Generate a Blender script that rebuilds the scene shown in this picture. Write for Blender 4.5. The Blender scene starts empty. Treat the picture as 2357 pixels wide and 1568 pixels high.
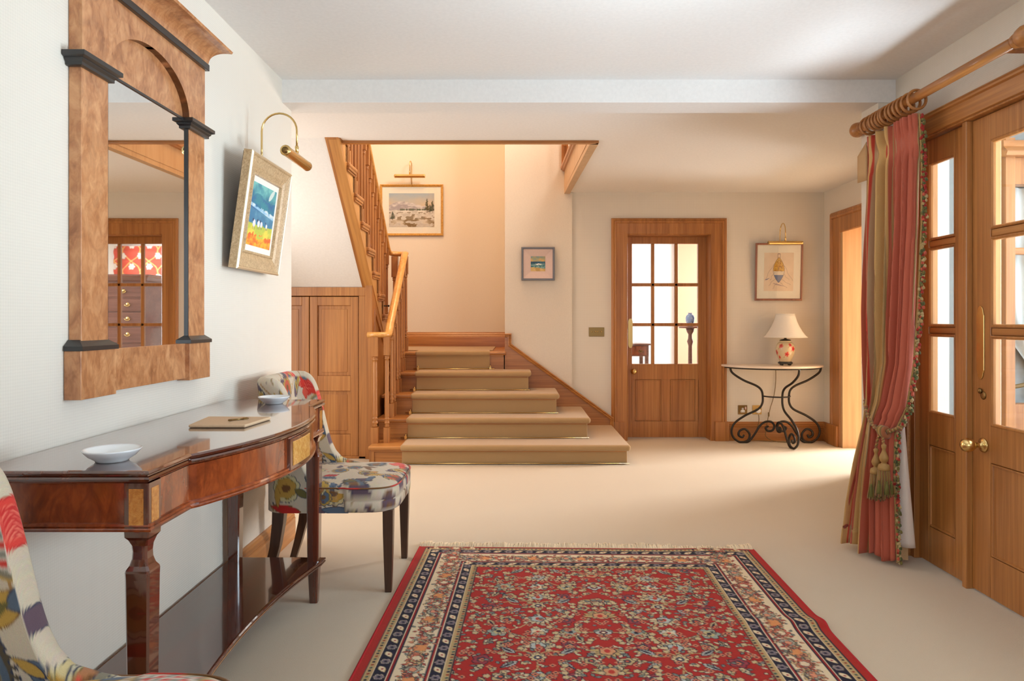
import bpy, bmesh, math, random
import numpy as np
from mathutils import Vector, Matrix, Euler
random.seed(7); rng = np.random.default_rng(11)
PI = math.pi
SC = bpy.context.scene
COL = SC.collection

# ---------------------------------------------------------------- camera
CAM_H = 1.154
cam_d = bpy.data.cameras.new('camera')
cam_d.sensor_width = 36.0
cam_d.lens = 36.0 * 1640.0 / 2357.0
cam_d.shift_x = -11.5 / 2357.0
cam_d.shift_y = -46.0 / 2357.0
cam_d.clip_start = 0.05
cam = bpy.data.objects.new('camera', cam_d)
cam.location = (0, 0, CAM_H); cam.rotation_euler = (PI / 2, 0, 0)
COL.objects.link(cam); SC.camera = cam

# ---------------------------------------------------------------- view, world, daylight
SC.view_settings.view_transform = 'Standard'
SC.view_settings.look = 'None'
SC.view_settings.gamma = 1.0
SC.view_settings.use_curve_mapping = False
SC.view_settings.exposure = 0.42
SC.cycles.use_denoising = True
SC.cycles.max_bounces = 9
SC.cycles.diffuse_bounces = 6
SC.cycles.glossy_bounces = 5
SC.cycles.transmission_bounces = 6
SC.cycles.transparent_max_bounces = 12
SC.cycles.sample_clamp_indirect = 6.0
SC.cycles.caustics_reflective = False
SC.cycles.caustics_refractive = False
W = bpy.data.worlds.new('world'); SC.world = W; W.use_nodes = True
bg = W.node_tree.nodes['Background']
bg.inputs[0].default_value = (0.80, 0.90, 1.0, 1); bg.inputs[1].default_value = 1.2

def area(name, loc, target, sx, sy, power, color, spread=180):
    l = bpy.data.lights.new(name, 'AREA'); l.shape = 'RECTANGLE'; l.size = sx; l.size_y = sy
    l.energy = power; l.color = color; l.spread = math.radians(spread)
    o = bpy.data.objects.new(name, l); o.location = loc
    d = Vector(target) - Vector(loc)
    o.rotation_euler = d.to_track_quat('-Z', 'Y').to_euler()
    COL.objects.link(o); return o

area('daylight_through_porch_windows', (4.3, 1.75, 1.30), (1.0, 1.75, 1.25), 2.6, 2.1, 124, (0.72, 0.88, 1.0), 110)
area('daylight_off_porch_floor', (2.75, 1.45, 0.10), (1.4, 1.45, 1.6), 1.2, 1.8, 215, (0.76, 0.88, 1.0), 110)
area('rear_fill_light', (0.55, -2.25, 1.45), (0.0, 3.0, 1.20), 2.6, 1.7, 22, (0.84, 0.93, 1.0))  # fill lamp added behind the camera to light the hall from the front
area('upstairs_ceiling_lamp', (-0.8, 6.3, 4.65), (-0.8, 7.2, 0.0), 0.9, 0.9, 44, (1.0, 0.58, 0.29))
area('upstairs_landing_window', (1.3, 4.9, 4.5), (0.1, 6.9, 1.9), 1.0, 1.0, 80, (1.0, 0.91, 0.80))
area('daylight_in_sitting_room', (4.6, 10.2, 1.5), (1.0, 9.8, 1.2), 2.6, 1.9, 190, (0.95, 0.97, 1.0))
area('daylight_in_side_room', (4.9, 6.69, 1.5), (1.2, 5.0, 0.3), 0.55, 1.8, 200, (0.98, 0.95, 0.92))
area('daylight_in_stair_passage', (-2.2, 4.85, 1.3), (-1.0, 4.7, 1.2), 0.9, 1.6, 14, (1.0, 0.95, 0.9))

# ---------------------------------------------------------------- materials
def s2l(c):
    c = np.asarray(c, dtype=float) / 255.0
    return np.where(c <= 0.04045, c / 12.92, ((c + 0.055) / 1.055) ** 2.4)
def lin(r, g, b): return tuple(float(v) for v in s2l((r, g, b)))

def base_mat(name, rgb=(.8, .8, .8), rough=.5, metal=0.0, spec=.5, coat=0.0, coat_rough=.1, sheen=0.0):
    m = bpy.data.materials.new(name); m.use_nodes = True
    b = m.node_tree.nodes['Principled BSDF']
    b.inputs['Base Color'].default_value = (*rgb, 1)
    b.inputs['Roughness'].default_value = rough
    b.inputs['Metallic'].default_value = metal
    b.inputs['Specular IOR Level'].default_value = spec
    b.inputs['Coat Weight'].default_value = coat
    b.inputs['Coat Roughness'].default_value = coat_rough
    b.inputs['Sheen Weight'].default_value = sheen
    return m, m.node_tree, b

def node(nt, t, **kw):
    n = nt.nodes.new(t)
    for k, v in kw.items(): setattr(n, k, v)
    return n

def coords(nt, scale=(1, 1, 1), rot=(0, 0, 0), kind='Object'):
    tc = node(nt, 'ShaderNodeTexCoord'); mp = node(nt, 'ShaderNodeMapping')
    mp.inputs['Scale'].default_value = scale; mp.inputs['Rotation'].default_value = rot
    nt.links.new(tc.outputs[kind], mp.inputs[0]); return mp.outputs[0]

def ramp(nt, fac, stops):
    r = node(nt, 'ShaderNodeValToRGB'); e = r.color_ramp.elements
    while len(e) < len(stops): e.new(0.5)
    for i, (p, c) in enumerate(stops): e[i].position = p; e[i].color = (*c, 1)
    nt.links.new(fac, r.inputs[0]); return r.outputs[0]

def noise(nt, vec, scale, detail=4, rough=.55, dist=0.0):
    n = node(nt, 'ShaderNodeTexNoise'); n.inputs['Scale'].default_value = scale
    n.inputs['Detail'].default_value = detail; n.inputs['Roughness'].default_value = rough
    n.inputs['Distortion'].default_value = dist
    nt.links.new(vec, n.inputs['Vector']); return n.outputs['Fac']

def bump(nt, b, height, strength=.2, dist=.01):
    bp = node(nt, 'ShaderNodeBump'); bp.inputs['Strength'].default_value = strength
    bp.inputs['Distance'].default_value = dist
    nt.links.new(height, bp.inputs['Height']); nt.links.new(bp.outputs[0], b.inputs['Normal'])

def mixc(nt, fac, a, bcol, mode='MIX'):
    m = node(nt, 'ShaderNodeMix', data_type='RGBA', blend_type=mode)
    if isinstance(fac, float): m.inputs[0].default_value = fac
    else: nt.links.new(fac, m.inputs[0])
    for s, i in ((a, 6), (bcol, 7)):
        if isinstance(s, tuple): m.inputs[i].default_value = (*s, 1)
        else: nt.links.new(s, m.inputs[i])
    return m.outputs[2]

def wood(name, dark, mid, light, axis='Z', rough=.38, coat=.25, fine=60.0, contrast=.18, tilt=None):
    """boards with the grain running along the given object axis"""
    m, nt, b = base_mat(name, mid, rough, coat=coat, coat_rough=.18)
    lo = 1.6; sc = {'X': (lo, fine, fine), 'Y': (fine, lo, fine), 'Z': (fine, fine, lo)}[axis]
    def vec(k):
        if tilt is None: return coords(nt, tuple(q * k for q in sc))
        mp = node(nt, 'ShaderNodeMapping'); mp.inputs['Scale'].default_value = tuple(q * k for q in sc)
        nt.links.new(coords(nt, (1, 1, 1), tilt), mp.inputs[0]); return mp.outputs[0]
    v = vec(1.0)
    f1 = noise(nt, v, 1.0, 5, .6, .4)
    v2 = vec(.12)
    f2 = noise(nt, v2, 1.0, 3, .5, 1.2)
    c1 = ramp(nt, f1, [(.5 - contrast, dark), (.52, mid), (.5 + contrast * 1.2, light)])
    c2 = ramp(nt, f2, [(.32, dark), (.5, mid), (.68, light)])
    c = mixc(nt, .45, c1, c2)
    nt.links.new(c, b.inputs['Base Color'])
    if rough > .17: bump(nt, b, f1, .05, .002)
    else: b.inputs['Coat Roughness'].default_value = .04; b.inputs['Coat IOR'].default_value = 1.7
    return m

OD, OM, OL = lin(134, 82, 38), lin(172, 112, 56), lin(196, 138, 76)
M = {}
for ax in 'XYZ':
    M['oak' + ax] = wood('oak_' + ax.lower(), OD, OM, OL, ax)
    M['mahogany' + ax] = wood('mahogany_' + ax.lower(), lin(52, 20, 12), lin(84, 34, 19), lin(118, 52, 28), ax, .16, 1.0, 45)
M['oak_slope'] = wood('oak_sloping', OD, OM, OL, 'Y', tilt=(.70, 0, 0))
M['oak_rail_slope'] = wood('oak_sloping_string', lin(160, 104, 50), lin(192, 134, 70), lin(210, 156, 92), 'Y', tilt=(.70, 0, 0))
M['oak_railY'] = wood('oak_rail', lin(190, 130, 62), lin(214, 156, 84), lin(230, 178, 108), 'Y', .3, .4)
M['oak_paleZ'] = wood('oak_pale', lin(182, 142, 98), lin(196, 158, 114), lin(206, 170, 128), 'Z', .4, .2, 40)
M['flame'] = None

def burl(name, stops, scale, rough=.25, coat=.5, stretch=(1, 1, 1), rot=(0, 0, 0)):
    m, nt, b = base_mat(name, stops[1][1], rough, coat=coat, coat_rough=.12)
    v = coords(nt, stretch, rot)
    w = noise(nt, v, scale, 6, .62, 2.2)
    d = noise(nt, v, scale * 4.5, 3, .6, 1.0)
    c1 = ramp(nt, w, stops)
    c2 = ramp(nt, d, [(.36, stops[0][1]), (.5, stops[1][1]), (.62, stops[-1][1])])
    nt.links.new(mixc(nt, .4, c1, c2), b.inputs['Base Color'])
    return m
M['burl'] = burl('burl_veneer', [(.30, lin(138, 84, 50)), (.48, lin(184, 124, 80)), (.66, lin(212, 158, 112))], 7.0, .3, .35, (1, 1, .55))
M['burl_shaded'] = burl('burl_veneer_shaded', [(.30, lin(96, 54, 26)), (.48, lin(128, 74, 38)), (.66, lin(150, 92, 50))], 8.0, .3, .35)  # same burl in a darker copy, shade painted into side faces
M['maple'] = burl('burl_maple', [(.30, lin(184, 120, 44)), (.5, lin(214, 156, 72)), (.68, lin(232, 186, 106))], 26.0, .22, .5)
M['maple_shaded'] = burl('burl_maple_shaded', [(.30, lin(150, 84, 26)), (.5, lin(190, 120, 48)), (.68, lin(206, 144, 70))], 26.0, .22, .5)  # same maple as the tablet, darkened so the end inlays look shaded
M['flame'] = burl('flame_mahogany', [(.28, lin(70, 26, 12)), (.48, lin(126, 54, 24)), (.68, lin(166, 82, 38))], 5.0, .15, .7, (1, 1, .45), (.5, 0, 0))

def paper(name, rgb, amount=.012, scale=150.0):
    """embossed wallpaper with a fine diaper pattern"""
    m, nt, b = base_mat(name, rgb, .75, spec=.25)
    v = coords(nt, (1, 1, 1), (0, 0, 0))
    sep = node(nt, 'ShaderNodeSeparateXYZ'); nt.links.new(v, sep.inputs[0])
    def sine(ins, ks):
        acc = None
        for i, k in zip(ins, ks):
            ml = node(nt, 'ShaderNodeMath', operation='MULTIPLY'); nt.links.new(sep.outputs[i], ml.inputs[0]); ml.inputs[1].default_value = k
            if acc is None: acc = ml.outputs[0]
            else:
                ad = node(nt, 'ShaderNodeMath', operation='ADD'); nt.links.new(acc, ad.inputs[0]); nt.links.new(ml.outputs[0], ad.inputs[1]); acc = ad.outputs[0]
        s = node(nt, 'ShaderNodeMath', operation='SINE'); nt.links.new(acc, s.inputs[0]); return s.outputs[0]
    k = 2 * PI / .016
    a = sine((0, 1, 2), (k, k, k)); c = sine((0, 1, 2), (k, k, -k))
    pr = node(nt, 'ShaderNodeMath', operation='MULTIPLY'); nt.links.new(a, pr.inputs[0]); nt.links.new(c, pr.inputs[1])
    f = node(nt, 'ShaderNodeMath', operation='MULTIPLY_ADD'); nt.links.new(pr.outputs[0], f.inputs[0]); f.inputs[1].default_value = .5; f.inputs[2].default_value = .5
    col = ramp(nt, f.outputs[0], [(0.0, tuple(x * (1 - amount * 4) for x in rgb)), (1.0, rgb)])
    nt.links.new(col, b.inputs['Base Color'])
    bump(nt, b, f.outputs[0], .25, .002)
    return m
M['wallpaper'] = paper('wallpaper_cream', (.77, .715, .63), .016)
def plain(name, rgb, rough=.7, nscale=220., bs=.05, **kw):
    m, nt, b = base_mat(name, rgb, rough, **kw)
    v = coords(nt); f = noise(nt, v, nscale, 3)
    nt.links.new(ramp(nt, f, [(.3, tuple(x * .95 for x in rgb)), (.7, rgb)]), b.inputs['Base Color'])
    if bs: bump(nt, b, f, bs, .003)
    return m
M['ceiling'] = plain('ceiling_paint', (.82, .80, .775), .8, 60, .02, spec=.2)
M['plaster'] = plain('wall_paint_warm', (.77, .705, .61), .75, 120, .03, spec=.25)
M['white'] = plain('white_paint', (.85, .85, .84), .6, 80, .02)
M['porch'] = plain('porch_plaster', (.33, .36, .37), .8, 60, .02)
M['salmon'] = plain('salmon_paint', lin(238, 166, 134), .7, 80, .02)
M['carpet'] = plain('carpet_beige', lin(205, 190, 166), .95, 420, .5, spec=.1, sheen=.3)
M['stair_carpet'] = plain('carpet_taupe', lin(180, 148, 106), .95, 420, .5, spec=.1, sheen=.35)
M['stone'] = plain('porch_tiles', lin(190, 176, 158), .6, 30, .05)
M['black'] = plain('ebonised_wood', (.018, .017, .018), .32, 60, .03, coat=.3)
M['brass'] = base_mat('brass', lin(222, 190, 126), .22, 1.0)[0]
M['brass_old'] = base_mat('brass_antique', lin(140, 112, 70), .35, 1.0)[0]
M['iron'] = plain('dark_iron', (.030, .024, .019), .38, 80, .05, metal=.4)
M['mirror'] = base_mat('silvered_glass', (.90, .91, .90), .012, 1.0)[0]
M['porcelain'] = base_mat('white_porcelain', (.82, .84, .86), .14, coat=.5)[0]
M['whiteplastic'] = base_mat('white_plastic', (.86, .86, .86), .35)[0]
M['shade'] = plain('cream_lampshade', (.88, .85, .78), .8, 300, .03)
M['marble'] = plain('cream_marble', lin(240, 224, 206), .3, 9, 0.0, coat=.3)
M['darkwood'] = wood('dark_leg_wood', lin(48, 28, 18), lin(70, 42, 27), lin(86, 54, 36), 'Z', .35, .3)
M['chestwood'] = wood('chest_mahogany', lin(96, 54, 42), lin(124, 76, 62), lin(142, 92, 76), 'X', .35, .3)
M['cork'] = plain('cork', lin(222, 190, 154), .85, 260, .3)
M['cable'] = base_mat('flex_cable', lin(120, 96, 54), .5)[0]
M['curtain_white'] = plain('curtain_white', lin(190, 196, 196), .85, 300, .1, sheen=.3)
M['lining'] = plain('curtain_lining', lin(226, 214, 204), .85, 300, .1)
M['buckram'] = plain('curtain_return', lin(196, 160, 116), .85, 300, .1)
M['grey_frame'] = plain('grey_blue_paint', lin(112, 116, 128), .5, 90, .02)
M['pinkmat'] = plain('pinkish_mat', lin(226, 202, 194), .8, 90, .02)
M['cream_mat'] = plain('cream_mat', lin(250, 243, 233), .85, 90, 0)
M['gilt'] = burl('gilded_wood', [(.3, lin(150, 104, 36)), (.5, lin(196, 146, 66)), (.7, lin(222, 178, 98))], 30, .32, .2)
M['goldframe'] = burl('rubbed_gold_frame', [(.3, lin(150, 122, 88)), (.5, lin(194, 164, 124)), (.7, lin(220, 196, 158))], 36, .38, .1)
M['goldlip'] = base_mat('champagne_edge', lin(222, 204, 170), .35, .6)[0]
M['brownframe'] = wood('brown_frame_wood', lin(116, 70, 52), lin(150, 96, 74), lin(170, 116, 92), 'Z', .35, .3)
M['tassel_wood'] = plain('silk_wrapped_bead', lin(164, 126, 70), .6, 400, .3)

def attr_mat(name, rough=.85, spec=.2, sheen=.0, coat=0.0, bs=.25, nscale=500.):
    m, nt, b = base_mat(name, (.8, .8, .8), rough, spec=spec, sheen=sheen, coat=coat)
    a = node(nt, 'ShaderNodeAttribute', attribute_name='pattern')
    v = coords(nt); f = noise(nt, v, nscale, 2)
    dk = mixc(nt, .12, a.outputs['Color'], ramp(nt, f, [(.35, (.25, .25, .25)), (.65, (1, 1, 1))]), 'MULTIPLY')
    nt.links.new(dk, b.inputs['Base Color'])
    if bs: bump(nt, b, f, bs, .002)
    return m
M['fabric'] = attr_mat('printed_linen', .85, .2, .15)
M['rug'] = attr_mat('knotted_wool', .95, .1, .08, 0, .5, 700.)
M['striped'] = attr_mat('striped_weave', .8, .2, .12)
M['paint'] = attr_mat('oil_paint', .45, .4, 0, .1, .15, 160.)
M['print'] = attr_mat('paper_print', .7, .2, 0, 0, 0)
M['ceramic'] = attr_mat('painted_ceramic', .2, .5, 0, .5, 0)
M['yarn'] = attr_mat('yarn', .95, .1, .3, 0, .3)

def glass_mat(name='clear_glass', tint=(.97, .985, .98), refl=1.0):
    m = bpy.data.materials.new(name); m.use_nodes = True; nt = m.node_tree
    for n in list(nt.nodes): nt.nodes.remove(n)
    out = node(nt, 'ShaderNodeOutputMaterial'); mix = node(nt, 'ShaderNodeMixShader')
    tr = node(nt, 'ShaderNodeBsdfTransparent'); tr.inputs[0].default_value = (*tint, 1)
    gl = node(nt, 'ShaderNodeBsdfGlossy'); gl.inputs['Roughness'].default_value = .015
    ge = node(nt, 'ShaderNodeNewGeometry')
    dt = node(nt, 'ShaderNodeVectorMath', operation='DOT_PRODUCT'); nt.links.new(ge.outputs['Normal'], dt.inputs[0]); nt.links.new(ge.outputs['Incoming'], dt.inputs[1])
    ab = node(nt, 'ShaderNodeMath', operation='ABSOLUTE'); nt.links.new(dt.outputs['Value'], ab.inputs[0])
    su = node(nt, 'ShaderNodeMath', operation='SUBTRACT', use_clamp=True); su.inputs[0].default_value = 1.0; nt.links.new(ab.outputs[0], su.inputs[1])
    pw = node(nt, 'ShaderNodeMath', operation='POWER'); nt.links.new(su.outputs[0], pw.inputs[0]); pw.inputs[1].default_value = 5.0
    mu = node(nt, 'ShaderNodeMath', operation='MULTIPLY_ADD', use_clamp=True); nt.links.new(pw.outputs[0], mu.inputs[0]); mu.inputs[1].default_value = .9 * refl; mu.inputs[2].default_value = .035 * refl
    nt.links.new(mu.outputs[0], mix.inputs[0])
    nt.links.new(tr.outputs[0], mix.inputs[1]); nt.links.new(gl.outputs[0], mix.inputs[2])
    nt.links.new(mix.outputs[0], out.inputs[0]); return m
M['glass'] = glass_mat()

# ---------------------------------------------------------------- mesh helpers
class MB:
    def __init__(s): s.v = []; s.f = []; s.c = []; s.sm = []
    def add(s, vs, fs, smooth=False, col=None):
        n = len(s.v); s.v += [tuple(map(float, p)) for p in vs]
        s.f += [tuple(i + n for i in f) for f in fs]; s.sm += [smooth] * len(fs)
        if col is not None:
            col = np.asarray(col, float)
            if col.ndim == 1: col = np.tile(col, (len(vs), 1))
            s.c += [tuple(x) for x in col]
        return s
    def box(s, x0, x1, y0, y1, z0, z1, col=None):
        if x0 > x1: x0, x1 = x1, x0
        if y0 > y1: y0, y1 = y1, y0
        if z0 > z1: z0, z1 = z1, z0
        v = [(x0, y0, z0), (x1, y0, z0), (x1, y1, z0), (x0, y1, z0), (x0, y0, z1), (x1, y0, z1), (x1, y1, z1), (x0, y1, z1)]
        f = [(0, 3, 2, 1), (4, 5, 6, 7), (0, 1, 5, 4), (1, 2, 6, 5), (2, 3, 7, 6), (3, 0, 4, 7)]
        return s.add(v, f, False, col)
    def prism(s, pts, a0, a1, axis='Z'):
        """polygon pts (2-D) extruded along an axis; Z: (x,y), X: (y,z), Y: (x,z)"""
        n = len(pts)
        mk = {'Z': lambda p, a: (p[0], p[1], a), 'X': lambda p, a: (a, p[0], p[1]), 'Y': lambda p, a: (p[0], a, p[1])}[axis]
        v = [mk(p, a0) for p in pts] + [mk(p, a1) for p in pts]
        f = [tuple(range(n - 1, -1, -1)), tuple(range(n, 2 * n))] + [(i, (i + 1) % n, n + (i + 1) % n, n + i) for i in range(n)]
        return s.add(v, f)
    def loft(s, rings, close=True, caps=True, smooth=False, col=None):
        n = len(rings[0]); v = [p for r in rings for p in r]; f = []
        for k in range(len(rings) - 1):
            for i in range(n if close else n - 1):
                j = (i + 1) % n
                f.append((k * n + i, k * n + j, (k + 1) * n + j, (k + 1) * n + i))
        if caps and close:
            f.append(tuple(range(n - 1, -1, -1))); f.append(tuple((len(rings) - 1) * n + i for i in range(n)))
        return s.add(v, f, smooth, col)
    def lathe(s, prof, c=(0, 0, 0), axis='Z', seg=24, smooth=True, caps=True, col=None):
        rings = []
        for r, h in prof:
            ring = []
            for i in range(seg):
                a = 2 * PI * i / seg; x, y = r * math.cos(a), r * math.sin(a)
                p = {'Z': (x, y, h), 'X': (h, x, y), 'Y': (x, h, y)}[axis]
                ring.append((c[0] + p[0], c[1] + p[1], c[2] + p[2]))
            rings.append(ring)
        return s.loft(rings, True, caps, smooth, col)
    def tube(s, path, r, seg=10, closed=False, smooth=True, flat=1.0, caps=True, col=None):
        P = [Vector(p) for p in path]; n = len(P)
        rr = r if isinstance(r, (list, tuple)) else [r] * n
        T = []
        for i in range(n):
            a = P[i - 1] if (i > 0 or closed) else P[i]; b = P[(i + 1) % n] if (i < n - 1 or closed) else P[i]
            t = (b - a); t = t.normalized() if t.length > 1e-9 else Vector((0, 0, 1)); T.append(t)
        up = Vector((0, 0, 1)) if abs(T[0].z) < .9 else Vector((1, 0, 0))
        N = (up - T[0] * up.dot(T[0])).normalized(); rings = []
        for i in range(n):
            if i: 
                N = N - T[i] * N.dot(T[i]); N.normalize()
            B = T[i].cross(N)
            rings.append([tuple(P[i] + N * (rr[i] * flat * math.cos(2 * PI * k / seg)) + B * (rr[i] * math.sin(2 * PI * k / seg))) for k in range(seg)])
        if closed: rings.append(rings[0])
        return s.loft(rings, True, caps and not closed, smooth, col)
    def sweep(s, prof, path, n, closed=False, caps=True, smooth=False):
        """profile of (a, b): a sideways in the path's plane (to the left seen against n), b along n; mitred"""
        P = [Vector(p) for p in path]; n = Vector(n).normalized(); L = len(P); rings = []
        for i in range(L):
            d0 = (P[i] - P[i - 1]).normalized() if (i > 0 or closed) else None
            d1 = (P[(i + 1) % L] - P[i]).normalized() if (i < L - 1 or closed) else None
            if d0 is None: d0 = d1
            if d1 is None: d1 = d0
            l0, l1 = n.cross(d0), n.cross(d1); m = (l0 + l1)
            m = m / max(1e-6, (1 + l0.dot(l1)))
            rings.append([tuple(P[i] + m * a + n * b) for a, b in prof])
        if closed: rings.append(rings[0])
        return s.loft(rings, True, caps and not closed, smooth)
    def sphere(s, c, r, seg=16, rings=10, sc=(1, 1, 1), col=None):
        R = []
        for k in range(rings + 1):
            t = PI * k / rings; rr = max(1e-5, math.sin(t)) * r
            R.append([(c[0] + rr * math.cos(2 * PI * i / seg) * sc[0], c[1] + rr * math.sin(2 * PI * i / seg) * sc[1], c[2] - r * math.cos(t) * sc[2]) for i in range(seg)])
        return s.loft(R, True, True, True, col)
    def grid(s, pts, smooth=True, col=None, wrap=False):
        nu, nv = len(pts), len(pts[0]); v = [p for row in pts for p in row]; f = []
        for i in range(nu - 1):
            for j in range(nv - 1):
                f.append((i * nv + j, i * nv + j + 1, (i + 1) * nv + j + 1, (i + 1) * nv + j))
        return s.add(v, f, smooth, col)
    def build(s, name, mat, parent=None, bevel=0.0, seg=2, mats=None):
        o_w = Vector((0, 0, 0))
        p = parent
        while p is not None and not getattr(p, 'parent', None) is None: p = p.parent
        if p is not None and not p.get('_local'): o_w = Vector(p.location)
        me = bpy.data.meshes.new(name)
        me.from_pydata([(a - o_w.x, b - o_w.y, c - o_w.z) for a, b, c in s.v], [], s.f)
        me.polygons.foreach_set('use_smooth', s.sm)
        if s.c and len(s.c) == len(s.v):
            at = me.color_attributes.new('pattern', 'FLOAT_COLOR', 'POINT')
            arr = np.ones((len(s.v), 4), dtype=np.float32); arr[:, :3] = np.asarray(s.c)
            at.data.foreach_set('color', arr.ravel())
        me.materials.append(M[mat] if isinstance(mat, str) else mat)
        bm = bmesh.new(); bm.from_mesh(me); bmesh.ops.recalc_face_normals(bm, faces=bm.faces); bm.to_mesh(me); bm.free()
        me.update()
        o = bpy.data.objects.new(name, me); COL.objects.link(o)
        if parent is not None: o.parent = parent
        if bevel:
            b = o.modifiers.new('bevel', 'BEVEL'); b.width = bevel; b.segments = seg; b.limit_method = 'ANGLE'; b.angle_limit = .6
        return o

def thing(name, loc, label, cat, group=None, rot=(0, 0, 0), local=False):
    o = bpy.data.objects.new(name, None); o.empty_display_size = .1
    o.location = loc; o.rotation_euler = rot; COL.objects.link(o)
    o['label'] = label; o['category'] = cat
    if group: o['group'] = group
    if local or tuple(rot) != (0, 0, 0): o['_local'] = 1
    return o
def tag(o, label, cat, group=None):
    o['label'] = label; o['category'] = cat
    if group: o['group'] = group
    return o
def struct(o, label=None):
    o['kind'] = 'structure'
    if label: o['label'] = label
    return o
def bx(*a): return MB().box(*a)
# ================================================================ SETTING
XL, XR = -1.20, 1.935          # hall side walls
YB = 6.85                      # wall with the glazed door
ZC, ZS = 2.385, 2.60           # ceiling, upper floor
YBEAM = 3.64
struct(bx(-2.45, 5.4, -2.45, 13.2, -.12, 0).build('floor', 'carpet'))
# ceiling slab with the stairwell cut out
cl = MB()
cl.prism([(-2.45, -2.45), (XR + .25, -2.45), (XR + .25, 4.0), (3.2, 4.0), (3.2, 4.87), (-2.45, 4.87)], ZC, ZS)
cl.prism([(.560, 4.87), (3.2, 4.87), (3.2, 7.1), (.505, 7.1)], ZC, ZS)
struct(cl.build('ceiling', 'ceiling'))
struct(bx(XL - .12, XR, YBEAM, YBEAM + .185, 2.268, ZC).build('beam', 'ceiling'))
struct(bx(XL - .13, XL, -2.3, 3.79, 0, ZC).build('wall_left', 'wallpaper'))
# right wall around the glazed screen
rw = MB()
rw.box(XR, XR + .2, 3.52, 4.0, 0, ZC); rw.box(XR, XR + .2, 1.0, 3.52, 2.05, ZC); rw.box(XR, XR + .2, -2.3, 1.0, 0, ZC)
rw.box(1.847, XR, YBEAM + .004, 3.82, 0, 2.268)
struct(rw.build('wall_right', 'wallpaper'))
fw = MB()
fw.box(-2.45, -.9, -2.45, -2.3, 0, ZC); fw.box(2.0, XR + .25, -2.45, -2.3, 0, ZC)
fw.box(-.9, 2.0, -2.45, -2.3, 0, .5); fw.box(-.9, 2.0, -2.45, -2.3, 2.2, ZC)
struct(fw.build('wall_front', 'wallpaper'))
# back wall, door opening X 1.03..1.885
bw = MB()
bw.box(.523, 1.03, YB, YB + .2, 0, ZC); bw.box(1.885, 3.2, YB, YB + .2, 0, ZC); bw.box(1.03, 1.885, YB, YB + .2, 2.0, ZC)
struct(bw.build('wall_back', 'wallpaper'))
XA = -.116
sl = MB(); sl.box(XA, .527, YB - .03, YB + .2, 0, 4.9)
struct(sl.build('wall_stair', 'plaster'))
wl = MB(); wl.box(-2.45, XA + .12, 7.90, 8.02, 0, 4.9); wl.box(XA, XA + .12, YB + .2, 7.9, 0, 4.9)
struct(wl.build('wall_landing', 'plaster'))
# far right wall with cased opening Y 5.55..6.46
XF = 2.953
fr = MB(); fr.box(XF, XF + .25, 6.46, YB + .2, 0, ZC); fr.box(XF, XF + .25, 4.0, 5.55, 0, ZC); fr.box(XF, XF + .25, 5.55, 6.46, 2.02, ZC)
struct(fr.build('wall_side', 'wallpaper'))
struct(bx(XR + .2, XF + .25, 3.9, 4.0, 0, ZC).build('wall_porch', 'wallpaper'))
# side room beyond the opening
sr = MB(); sr.box(5.2, 5.3, 3.9, 7.1, 0, ZC); sr.box(XF + .25, 5.2, 7.0, 7.045, 0, ZC); sr.box(XF + .25, 5.2, 3.9, 4.0, 0, ZC); sr.box(3.2, 5.3, 3.9, 7.15, ZC, ZC + .1)
struct(sr.build('wall_side_room', 'plaster'))
# stair passage on the left and upper storey
lw = MB(); lw.box(-2.45, -2.33, 3.79, 8.0, 0, 4.9); lw.box(-2.45, XL - .13, 3.7, 3.79, 0, ZC)
struct(lw.build('wall_passage', 'plaster'))
us = MB(); us.box(-2.45, 2.6, 2.9, 3.0, ZS, 4.9); us.box(2.5, 2.6, 3.0, YB, ZS, 4.9); us.box(.5075, 2.6, YB, YB + .1, ZS, 4.9)
struct(us.build('wall_upstairs', 'plaster'))
struct(bx(-2.45, 2.6, 2.9, 8.02, 4.9, 5.0).build('ceiling_upstairs', 'ceiling'))
# sloping soffit under the upper flight
sf = MB(); sf.prism([(5.97, 1.425), (4.80, ZC), (4.80, ZC + .1), (5.97, 1.53)], -2.33, -1.285, 'X')
struct(sf.build('ceiling_stair_soffit', 'ceiling'))
# sitting room behind the glazed door
st = MB()
st.box(0.13, .25, YB + .2, 12.3, 0, 2.5); st.box(.13, 3.5, 12.2, 12.3, 0, 2.5); st.box(4.5, 5.3, 12.2, 12.3, 0, 2.5)
st.box(3.5, 4.5, 12.2, 12.3, 0, .8); st.box(3.5, 4.5, 12.2, 12.3, 2.3, 2.5); st.box(5.2, 5.3, YB + .2, 12.3, 0, 2.5); st.box(3.2, 5.3, YB + .2, YB + .3, 0, 2.5)
struct(st.build('wall_sitting_room', 'white'))
struct(bx(2.72, 3.3, 12.1, 12.2, 0, 2.5).build('wall_chimney_breast', 'salmon'))
struct(bx(.13, 5.3, YB + .2, 12.3, 2.5, 2.6).build('ceiling_sitting_room', 'ceiling'))
# porch shell
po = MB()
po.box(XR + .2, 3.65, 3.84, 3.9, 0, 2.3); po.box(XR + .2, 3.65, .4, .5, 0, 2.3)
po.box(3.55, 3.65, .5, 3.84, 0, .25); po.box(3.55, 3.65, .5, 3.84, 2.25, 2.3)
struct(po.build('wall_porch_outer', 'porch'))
struct(bx(XR + .2, 3.65, .4, 3.9, 2.3, 2.38).build('ceiling_porch', 'ceiling'))
struct(bx(XR + .2, 3.65, .5, 3.84, 0, .004).build('floor_porch', 'stone'))

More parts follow.
